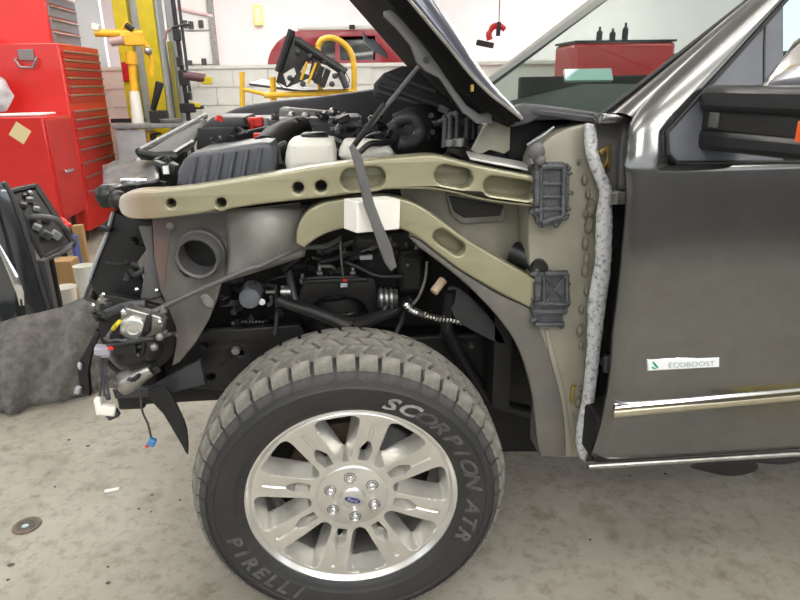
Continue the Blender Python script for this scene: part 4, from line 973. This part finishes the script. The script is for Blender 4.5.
for pts, r, mm in (([(90, 300, .4), (94, 288, .42), (100, 278, .42), (104, 290, .42)], .018, 'black'), ([(98, 318, .22), (112, 312, .2), (128, 306, .18), (146, 304, .18)], .012, 'dgrey'), ([(112, 330, .16), (108, 338, .15), (118, 346, .13), (134, 348, .12), (152, 342, .12)], .004, 'mgrey'), ([(140, 336, .11), (144, 344, .1), (142, 356, .12)], .005, 'black'), ([(106, 360, .18), (120, 372, .18), (140, 366, .18)], .006, 'black')):
    cable('wire_loom', pts, r, M[mm], T)
# ------------------------------------------------------------------ red tool storage
XF = -2.42
e_b = WX(92, 244, XF); e_t = WX(59, 43, XF); e_f = WX(97, 43, XF)
ys, yf, zc = (e_b.y + e_t.y)/2, max(e_f.y, e_t.y+.7), e_t.z
print('chest', e_b, e_t, e_f, ys, yf)
ch = thing('tool_chest', 'tall red roller tool chest with many narrow drawers', 'tool chest', Vector((XF-.45, (ys+yf)/2, 0)))
part('body', MB().bb(XF-1.0, XF, ys, yf, .12, zc), M['red'], ch, .01)
for (x, y) in ((XF-.1, ys+.08), (XF-.9, ys+.08), (XF-.1, yf-.08), (XF-.9, yf-.08)): part('caster', MB().lathe([(.0, -.02), (.055, -.02), (.06, 0), (.055, .02), (0, .02)], (x, y, .06), 'X', 16), M['black'], ch)
hs = [.03, .075, .075, .075, .075, .075, .09, .05, .075, .08, .09, .10, .12, .13, .14, .16]
z = zc - .02
for i, h in enumerate(hs):
    if z - h < .16: break
    if i not in (0, 7):
        dr = part('drawer', MB().bb(XF-.01, XF+.012, ys+.05, yf-.05, z-h+.006, z-.006), M['drawer'], ch, .003)
        part('drawer_pull', MB().bb(XF+.010, XF+.03, ys+.06, yf-.06, z-.024, z-.008), M['pull'], dr, .003)
    z -= h
part('side_handle', MB().tube([(XF-.36, ys-.01, zc-.12), (XF-.36, ys-.05, zc-.14), (XF-.36+.03, ys-.05, zc-.20), (XF-.22, ys-.05, zc-.20), (XF-.19, ys-.05, zc-.14), (XF-.19, ys-.01, zc-.12)], .012, 8).bb(XF-.34, XF-.21, ys-.02, ys, zc-.14, zc-.05), M['pull'], ch, .003)
# side locker
l_b = WX(58, 224, XF); l_t = WX(48, 116, XF)
yl, zl0, zl1 = (l_b.y+l_t.y)/2, l_b.z, l_t.z
lk = thing('side_locker', 'red side locker with cream note, attached below the chest handle', 'locker', Vector((XF-.5, (yl+ys)/2, 0)))
part('body', MB().bb(XF-1.0, XF-.005, yl, ys-.004, max(zl0, .08), zl1), M['red'], lk, .01)
dr = part('locker_door', MB().bb(XF-.01, XF+.012, yl+.02, ys-.03, max(zl0, .08)+.03, zl1-.03), M['drawer'], lk, .004)
hp = WX(65, 171, XF); part('door_handle', MB().bb(XF+.01, XF+.04, hp.y-.08, hp.y+.10, hp.z-.012, hp.z+.015), M['chrome'], dr, .004)
for y in (yl+.1, ys-.1):
    for x in (XF-.1, XF-.9): part('caster', MB().lathe([(0, -.02), (.06, -.02), (.06, .02), (0, .02)], (x, y, .06), 'X', 16).bb(x-.015, x+.015, y-.015, y+.015, .1, max(zl0, .1)+.01), M['black'], lk)
n = W(20, 133, yl-.003)
o = part('paper_note', MB().box(n, (.13, .003, .13), 0, 0, math.radians(38)), M['paper']); tag(o, 'cream diamond paper note stuck on the red locker', 'note')
o = part('clipboard', MB().box((XF-.45, (yl+ys)/2, zl1+.012), (.75, .34, .016), .05), M['sheet'], None, .003); tag(o, 'white sheet tray lying on top of the red locker', 'tray')
o = part('blue_folder', MB().box((XF-.9, (yl+ys)/2-.1, zl1+.032), (.35, .24, .02), .3), M['bluegrey'] if False else M['blue'], None, .003); tag(o, 'blue folder on the white sheet tray', 'folder')
pb = W(6, 88, (yl+ys)/2+.05)
mb = MB().ball((pb.x-.13, (yl+ys)/2+.06, zl1+.19), (.17, .10, .155), 14)
for v in mb.v: v += Vector((random.uniform(-.02, .02), random.uniform(-.015, .015), random.uniform(-.012, .012)))
o = part('plastic_bag', mb, M['bag'], smooth=60); tag(o, 'crumpled clear plastic bag on top of the red locker', 'bag')
# top chest
u_b = WX(52, 42, XF-.22)
x2 = XF-.22; y2 = max(WX(51, 38, x2).y, ys+.05); yf2 = max(yf, WX(82, 36, x2).y); print('top', y2, yf, yf2)
tc_ = thing('top_chest', 'red top chest with blue-grey drawers and a chrome handle, on the roller chest', 'tool chest', Vector((x2-.35, (y2+yf)/2, zc)))
part('body', MB().bb(x2-.62, x2, y2, yf2-.05, zc+.002, zc+.55), M['red'], tc_, .01)
for k in range(4):
    dr = part('drawer', MB().bb(x2-.01, x2+.012, y2+.04, yf2-.09, zc+.03+k*.115, zc+.03+k*.115+.10), M['bluegrey'], tc_, .004)
    part('drawer_pull', MB().bb(x2+.01, x2+.03, y2+.06, yf2-.11, zc+.11+k*.115, zc+.125+k*.115), M['pull'], dr, .003)
part('lid_handle', MB().tube([(x2+.01, y2+.06, zc+.50), (x2+.06, y2+.06, zc+.44), (x2+.06, yf2-.2, zc+.44), (x2+.01, yf2-.2, zc+.50)], .014, 8), M['chrome'], tc_)
o = part('dark_case', MB().bb(x2-1.0, x2-.66, y2+.1, y2+.5, zc+.002, zc+.40), M['chassis'], None, .01); tag(o, 'dark case standing beside the red top chest', 'case')
o = part('white_rag', MB().ball((x2-.62, ys+.12, zc+.05), (.12, .09, .05), 12), M['bag']); tag(o, 'pale crumpled rag on top of the roller chest', 'rag')
# ------------------------------------------------------------------ bench with tools
YB = 5.35
ba, bb2 = W(112, 127, YB), W(172, 122, YB)
zb_ = (ba.z+bb2.z)/2; xa, xb2 = ba.x, W(178, 118, YB).x
bn = thing('steel_workbench', 'grey steel workbench beside the red tool chest', 'workbench', Vector(((xa+xb2)/2, YB+.35, 0)))
part('worktop', MB().bb(xa, xb2, YB, YB+.55, zb_-.04, zb_), M['bench'], bn, .008)
for x in (xa+.06, xb2-.06):
    for y in (YB+.06, YB+.49): part('leg', MB().bb(x-.03, x+.03, y-.03, y+.03, 0, zb_-.04), M['bench'], bn)
part('shelf', MB().bb(xa+.05, xb2-.05, YB+.05, YB+.5, .25, .29), M['bench'], bn)
part('side_panel', MB().bb(xa+.02, xa+.30, YB+.02, YB+.06, .3, zb_-.05), M['ltgrey'], bn)
for i, (mm, x, h) in enumerate((('orange', 149, .28), ('black', 154, .34), ('yellow', 159, .3), ('darkred', 164, .26))):
    p = W(x, 140, YB+.15)
    o = part('tool_case', MB().bb(p.x-.018, p.x+.018, YB+.12, YB+.4, .292, zb_-.08-.02*i), M[mm], None, .008)
    tag(o, {'orange': 'orange tool case', 'black': 'black tool case', 'yellow': 'yellow tool case', 'darkred': 'dark red tool case'}[mm] + ' under the steel workbench', 'case', 'cases under the workbench')
# yellow puller on a white cone
YT = YB+.28
cb, ct = W(138, 121, YT), W(134, 91, YT)
cb.z = zb_
tw = thing('puller_tower', 'orange-yellow puller head on a white conical post, standing on the workbench', 'tool', Vector((cb.x, YT, zb_)))
part('cone_base', MB().tube([cb, ct], [.062, .048], 20), M['white'], tw)
pt = W(131, 55, YT)
part('post', MB().tube([ct, pt], .036, 16), M['orange'], tw)
part('collar', MB().tube([pt.lerp(ct, .25), pt.lerp(ct, -.1)], .055, 16), M['orange'], tw)
jb = W(120, 33, YT-.05)
part('boom', MB().tube([W(95, 33, YT-.05), W(143, 34, YT)], .036, 10), M['orange'], tw)
part('boom_tip', MB().box(W(96, 27, YT-.06), (.07, .06, .06), 0, 0, .3), M['white'], tw, .006)
part('head', MB().box(W(133, 40, YT), (.22, .10, .11), .2), M['orange'], tw, .012)
part('brace', MB().tube([W(118, 36, YT), W(127, 22, YT), W(138, 34, YT)], .018, 8), M['orange'], tw)
part('cylinder', MB().tube([W(111, 42, YT-.06), W(124, 40, YT-.06)], .042, 14), mat('pinkish_grey', (178, 150, 142), .4), tw)
part('hook_arm', MB().tube([W(143, 40, YT), W(149, 50, YT), W(152, 65, YT), W(151, 76, YT)], .022, 8), M['orange'], tw)
part('gauge', MB().ball(W(148, 51, YT-.04), .04), M['steel'], tw)
part('gauge', MB().tube([W(126, 25, YT-.03), W(133, 30, YT-.03)], .03, 10), M['chassis'], tw)
# clutter on the bench
o = part('vise', MB().box(W(158, 108, YT+.05) * Vector((1, 1, 0)) + Vector((0, 0, zb_+.06)), (.16, .14, .12)).tube([W(153, 110, YT+.05), W(160, 82, YT+.05)], [.03, .045], 8), M['chassis'], None, .01); tag(o, 'black vise with raised handle on the workbench', 'vise')
o = part('oil_pan', MB().lathe([(.0, .0), (.10, 0), (.12, .04), (.112, .04), (.095, .01), (0, .01)], (W(171, 113, YB+.14).x, YB+.14, zb_), 'Z', 24), M['bench']); tag(o, 'shallow grey pan on the workbench edge', 'pan')
o = part('steel_bar', MB().box((W(128, 114, YB+.5).x, YB+.48, zb_+.02), (.34, .06, .04), 0), M['chassis']); tag(o, 'dark flat bar lying along the workbench back', 'bar')
# lift column
YL = 6.15
lc = thing('lift_column', 'tall yellow two-post lift column behind the workbench', 'lift', Vector((W(137, 80, YL).x, YL+.1, 0)))
for (p0, p1, d, mm, nm) in ((113, 127, 0, 'yellow', 'column_flange'), (127, 138, .10, 'ltgrey', 'column_channel'), (137, 153, 0, 'yellow', 'column_flange'), (153, 156, .04, 'ltgrey', 'column_edge')):
    x0, x1 = W(p0+7, 60, YL).x, W(p1+7, 60, YL).x
    part(nm, MB().bb(x0, x1, YL+d, YL+.25, .03, 3.9), M[mm], lc, .006)
part('base_plate', MB().bb(W(110, 60, YL).x, W(160, 60, YL).x, YL-.05, YL+.35, 0, .03), M['dgrey'], lc)
part('carriage', MB().bb(W(121, 60, YL).x, W(131, 60, YL).x, YL-.03, YL+.02, W(120, 72, YL).z-.1, W(120, 72, YL).z+.1), M['darkred'], lc, .01)
# grey post and clamp stand
o = part('steel_channel', MB().bb(W(171, 60, 6.42).x, W(179, 60, 6.42).x, 6.42, 6.5, 0, 3.9), M['ltgrey'], None, .01); tag(o, 'light grey steel channel post right of the yellow lift', 'post')
o = part('timber_batten', MB().bb(W(169, 60, 6.32).x, W(173, 60, 6.32).x, 6.32, 6.37, 0, W(165, 40, 6.1).z), mat('batten', (150, 140, 70), .7), None, .004); tag(o, 'thin olive batten leaning upright by the steel channel', 'batten')
cs = thing('clamp_stand', 'black pole stand with clamps beside the grey channel', 'stand', Vector((W(186, 60, 6.10).x, 6.10, 0)))
pb0, pb1 = W(187, 105, 6.10), W(172, -5, 6.10)
part('pole', MB().tube([(pb0.x+.0, 6.10, 0), pb0, pb1], .024, 10), M['satin'], cs)
part('pole', MB().tube([W(191, 100, 6.12), W(178, -5, 6.12)], .016, 10), M['dgrey'], cs)
part('foot_plate', MB().bb(pb0.x-.2, pb0.x+.2, 5.97, 6.25, 0, .03), M['chassis'], cs)
for x, y, w_, h_ in ((184, 78, .10, .16), (188, 108, .16, .10), (177, 35, .07, .12), (180, 62, .06, .10), (189, 96, .06, .08)): part('clamp', MB().box(W(x, y, 6.08), (w_, .08, h_)), M['satin'], cs, .01)
part('clamp_arm', MB().tube([W(184, 75, 6.08), W(205, 78, 6.08)], .05, 10), mat('dull_plum', (104, 72, 78), .5), cs)
part('clamp_grip', MB().box(W(207, 80.5, 6.08), (.11, .06, .08)), M['yellow'], cs, .01)
part('clamp_grip', MB().box(W(195, 105, 6.08), (.12, .05, .05), 0, 0, .1), M['yellow'], cs, .008)
part('clamp_arm', MB().tube([W(186, 108, 6.08), W(204, 107, 6.08)], .02, 8), M['satin'], cs)
part('hook_chain', MB().tube([W(168, 30, 6.08), W(174, 27, 6.08), W(186, 24, 6.08), (W(190, 25, 6.08))], .012, 8), M['satin'], cs)
part('hook_chain', MB().tube([W(165, 40, 6.08), W(166, 32, 6.08), W(172, 28, 6.08)], .016, 8), mat('rose_grey', (150, 128, 130), .5), cs)
# ------------------------------------------------------------------ the bay behind the half wall
YD2 = 11.9
dp = thing('overhead_door', 'white overhead door panels on the far wall', 'door', Vector((W(193, 60, YD2).x, YD2, 0)))
x0, x1 = W(160, 40, YD2).x, W(211, 40, YD2).x
for k in range(7): part('door_section', MB().bb(x0, x1, YD2, YD2+.06, .02+k*.6, .60+k*.6), M['wall'], dp, .01)
part('door_track', MB().bb(x1, x1+.10, YD2-.06, YD2+.06, 0, CEIL-.02), M['dullsteel'], dp)
for x, y in ((185, 24), (191, 25), (201, 24), (190, 64), (204, 62)): part('door_fitting', MB().box(W(x, y, YD2-.03), (.09, .05, .13)), M['dgrey'], dp, .01)
part('door_rail', MB().tube([W(176, 8, YD2-.04), W(213, 16, YD2-.04)], .03, 6), mat('pink_rail', (232, 196, 200), .6), dp)
sy = W(258, 15, 11.9)
sg = thing('wall_sign', 'yellow oblong sign with pale centre on the far wall', 'sign', sy + Vector((0, 0, -.4)))
part('plate', MB().box(sy, (.17, .03, .36)), mat('sign_yellow', (246, 232, 140), .6), sg, .03)
part('panel', MB().box(sy + Vector((0, -.02, 0)), (.10, .02, .26)), mat('sign_pale', (250, 244, 190), .6), sg, .01)
# maroon van with white roof
YV = 7.3
vn = thing('maroon_van', 'dark red van with white roof parked behind the half wall', 'van', Vector((-.3, YV+.9, 0)))
body = smoothpoly([(266, 90), (268, 60), (274, 46), (283, 37), (296, 31), (320, 29)], 3, False) + [(428, 28), (428, 150), (266, 150)]
lp = px_loop(body, YV); zlow = .35; lp = [(x, max(z, zlow)) for x, z in lp]
lp[-2] = (lp[-2][0], zlow); lp[-1] = (lp[-1][0], zlow)
wloop = [px_loop(smoothpoly([(314, 58), (316, 46), (324, 39), (335, 37), (335, 60)], 1), YV), px_loop([(340, 37), (375, 36), (375, 60), (340, 60)], YV)]
me = plate_xz([lp] + wloop, YV, .05, .01); finish(me, 40); put('van_side', me, M['maroon'], vn)
me = plate_xz([lp], YV+.12, 1.6, .03); finish(me, 40); put('van_body', me, M['darkglass'], vn)
rz_ = W(330, 26, YV).z
part('van_roof', MB().bb(lp[6][0]+.30, lp[-2][0], YV-.02, YV+1.75, rz_-.05, rz_+.02), M['wall'], vn, .03)
part('roof_bracket', MB().box(W(352, 27, YV-.04), (.07, .06, .05)), M['chassis'], vn)
for x in (lp[0][0]+.55, lp[0][0]+2.2):
    part('van_wheel', MB().lathe([(0, YV-.01), (.34, YV-.01), (.36, YV+.02), (.36, YV+.2), (0, YV+.2)], (x, 0, .36), 'Y', 28), M['rubber'], vn)
    part('van_wheel', MB().lathe([(0, YV+1.5), (.36, YV+1.5), (.36, YV+1.72), (0, YV+1.72)], (x, 0, .36), 'Y', 28), M['rubber'], vn)
# yellow work stand holding a black grille frame
YS = 4.3
ws = thing('work_stand', 'yellow tubular work stand with a bent hoop', 'stand', Vector((W(300, 95, YS).x, YS+.2, 0)))
def yt(name, pts, r=.02, sm=4, m=None):
    w_ = [tuple(W(*p)) for p in pts]
    if sm: w_ = smoothpoly(w_, sm, False)
    part(name, MB().tube(w_, r, 10), m or M['stand'], ws, smooth=60)
yt('hoop', [(318, 46, YS), (322, 40, YS), (332, 38, YS), (343, 43, YS), (351, 53, YS), (354, 68, YS), (354, 92, YS)], .024)
yt('beam', [(264, 95.5, YS-.1), (300, 94, YS-.05), (356, 91, YS)], .024, 0)
yt('crossbar', [(242, 72, YS+.1), (242.5, 110, YS+.1)], .022, 0)
yt('crossbar', [(273, 77, YS), (273.5, 104, YS)], .026, 0)
yt('arm_bar', [(242, 89, YS+.1), (273, 96, YS)], .016, 0)
for x, y, Y in ((243, 108, YS+.1), (273.5, 102, YS), (354, 92, YS), (318, 46, YS)):
    p = W(x, y, Y); part('leg', MB().tube([p, (p.x, Y, 0)], .022, 10), M['stand'], ws)
gr = thing('grille_frame', 'black plastic grille frame with white slots lying on the yellow stand', 'grille', W(310, 93, YS-.05))
fr = [(292, 30), (300, 42), (345, 70), (350, 80), (348, 90), (330, 90), (300, 91), (284, 90), (276, 82), (279, 70)]
plate('frame', fr, YS-.10, .05, M['satin'], gr, [[(305, 63), (312, 61), (309, 75), (300, 72)], [(314, 62), (318, 64), (313, 80), (309, 78)], [(320, 66), (324, 68), (318, 84), (314, 82)], [(326, 69), (330, 71), (324, 87), (320, 86)], [(283, 74), (294, 67), (296, 74), (287, 86)]], .006)
part('grille_bar', MB().tube([W(292, 30, YS-.11), W(278, 72, YS-.11)], .03, 8), M['black'], gr)
part('grille_bar', MB().tube([W(296, 40, YS-.11), W(346, 73, YS-.11)], .035, 8), M['black'], gr)
part('grille_bar', MB().tube([W(340, 72, YS-.12), W(347, 88, YS-.12)], .03, 8), M['dgrey'], gr)
for p in ((298, 52), (310, 56), (325, 62), (335, 76), (290, 78), (303, 84), (332, 84)): part('grille_boss', MB().ball(W(*p, YS-.12), .025, 8), M['dgrey'], gr)
for a, b in (((307, 62), (301, 80)), ((316, 63), (308, 84))): part('yellow_tie', MB().tube([W(*a, YS-.12), W(*b, YS-.12)], .012, 6), M['stand'], gr)
sq = [W(249, 83, YS+.14), W(300, 90, YS+.06), W(318, 90, YS+.08), W(300, 85, YS+.30), W(262, 79, YS+.34)]
o = part('splash_shield', MB().add(sq + [q_ - Vector((0, 0, .02)) for q_ in sq], [(0, 1, 2, 3, 4), (9, 8, 7, 6, 5)] + [(i, (i+1) % 5, 5+(i+1) % 5, 5+i) for i in range(5)]), M['dgrey'])
tag(o, 'dark flat plastic shield laid across the yellow stand', 'shield')
# hanging red clamp
rc = thing('hanging_clamp', 'red clamp hanging from a wire by the white wall', 'clamp', W(498, 38, 6.3))
part('wire', MB().tube([W(499, 22, 6.3), Vector((W(499, 22, 6.3).x, 6.3, CEIL))], .006, 6), M['dgrey'], rc)
part('jaw', MB().tube([tuple(q_) for q_ in smoothpoly([tuple(W(*p, 6.3)) for p in [(490, 40), (489, 33), (493, 27), (500, 26), (505, 29)]], 4, False)], .035, 8), M['darkred'], rc)
part('jaw', MB().tube([W(499, 22, 6.28), W(498, 36, 6.28)], .025, 8), M['chassis'], rc)
part('grip', MB().box(W(485, 44, 6.3), (.2, .06, .06), 0, 0, .2), M['chassis'], rc, .01)
# right-hand background seen through the cab windows
xr = W(628, 48, 5.2).x
rcab = thing('red_cabinet', 'long red cabinet seen through the truck windshield', 'cabinet', Vector((xr, 5.6, 0)))
za = W(628, 42, 5.2).z
part('body', MB().bb(xr-.55, xr+.5, 5.2, 5.8, .1, za), M['darkred'], rcab, .04)
part('top_mat', MB().bb(xr-.55, xr+.5, 5.2, 5.8, za, za+.02), M['black'], rcab)
for k in range(4):
    dr = part('drawer', MB().bb(xr-.5, xr+.45, 5.18, 5.2, .2+k*.3, .46+k*.3), M['drawer'], rcab, .004); part('drawer_pull', MB().bb(xr-.45, xr+.4, 5.165, 5.182, .42+k*.3, .44+k*.3), M['pull'], dr)
part('plinth', MB().bb(xr-.5, xr+.45, 5.25, 5.75, 0, .1), M['chassis'], rcab)
for k, (x, y, h) in enumerate(((600, 28, .16), (613, 30, .14), (626, 24, .20))):
    p = W(x, y, 5.5); o = part('glue_bottle', MB().lathe([(.03, 0), (.03, h*.6), (.012, h*.7), (.012, h*.9), (0, h*.9)], (p.x, 5.5, za+.021), 'Z', 14), M['chassis']); tag(o, 'small dark bottle standing on the long red cabinet', 'bottle', 'bottles on the red cabinet')
# ------------------------------------------------------------------ floor details
dpos = WZ(27, 526, 0)
dn = thing('floor_drain', 'small rusty round floor drain in the concrete', 'drain', Vector((dpos.x, dpos.y, 0)))
part('ring', MB().lathe([(.030, .003), (.034, .006), (.044, .005), (.046, .0005), (.030, .0005)], (dpos.x, dpos.y, 0), 'Z', 32, True), mat('rusty_ring', (120, 100, 84), .7, 0, (92, 84, 76), 40), dn)
part('cup', MB().lathe([(0, .001), (.030, .001), (.030, .0025), (0, .0025)], (dpos.x, dpos.y, 0), 'Z', 24), mat('drain_dark', (88, 84, 78), .5, 0, (50, 47, 44), 60), dn)
part('plug', MB().ball((dpos.x-.004, dpos.y-.003, .003), (.012, .010, .005), 10), mat('pale_blue_scrap', (176, 196, 200), .5), dn)
p = WZ(112, 491, 0)
o = part('paper_scrap', MB().box((p.x, p.y, .004), (.05, .016, .006), .2), M['sheet'], None, .001); tag(o, 'tiny white scrap of paper on the floor', 'scrap')
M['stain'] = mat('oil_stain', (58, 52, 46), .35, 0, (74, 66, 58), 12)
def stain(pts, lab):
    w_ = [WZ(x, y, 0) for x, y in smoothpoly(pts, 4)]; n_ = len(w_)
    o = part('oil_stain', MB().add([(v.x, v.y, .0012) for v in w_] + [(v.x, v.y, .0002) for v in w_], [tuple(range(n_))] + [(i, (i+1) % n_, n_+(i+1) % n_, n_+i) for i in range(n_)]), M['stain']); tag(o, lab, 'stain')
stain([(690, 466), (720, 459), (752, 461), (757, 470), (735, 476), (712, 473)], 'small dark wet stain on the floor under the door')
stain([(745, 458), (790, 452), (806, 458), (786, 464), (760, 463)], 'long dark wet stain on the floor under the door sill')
for i, (x, y, s) in enumerate([(139, 509, .006), (108, 567, .005), (11, 565, .012), (8, 580, .006), (88, 446, .010), (69, 440, .008), (152, 495, .006), (180, 500, .005), (630, 476, .006), (665, 474, .007), (108, 583, .008), (55, 487, .005), (151, 512, .004), (590, 540, .005)]):
    p = WZ(x, y, 0); o = part('floor_speck', MB().ball((p.x, p.y, .001), (s, s*.7, .003), 8), M['stain']); tag(o, 'tiny dark speck of grit on the concrete floor', 'speck', 'grit on the floor')
# yellow ramp out of view, added to make the reflection in the door paint
rp = thing('reflection_ramp', 'yellow ramp out of view, added for the yellow reflection in the door paint', 'ramp', Vector((2.2, -.65, 0)))
part('ramp_deck', MB().hexa([(1.50, -.78, 0), (2.9, -.78, 0), (2.9, -.69, 0), (1.50, -.69, 0), (1.50, -.78, .06), (2.9, -.78, .06), (2.9, -.69, .03), (1.50, -.69, .03)]), M['yellow'], rp, .01)
part('ramp_lip', MB().bb(1.45, 1.50, -.78, -.69, 0, .06), M['dgrey'], rp, .005)
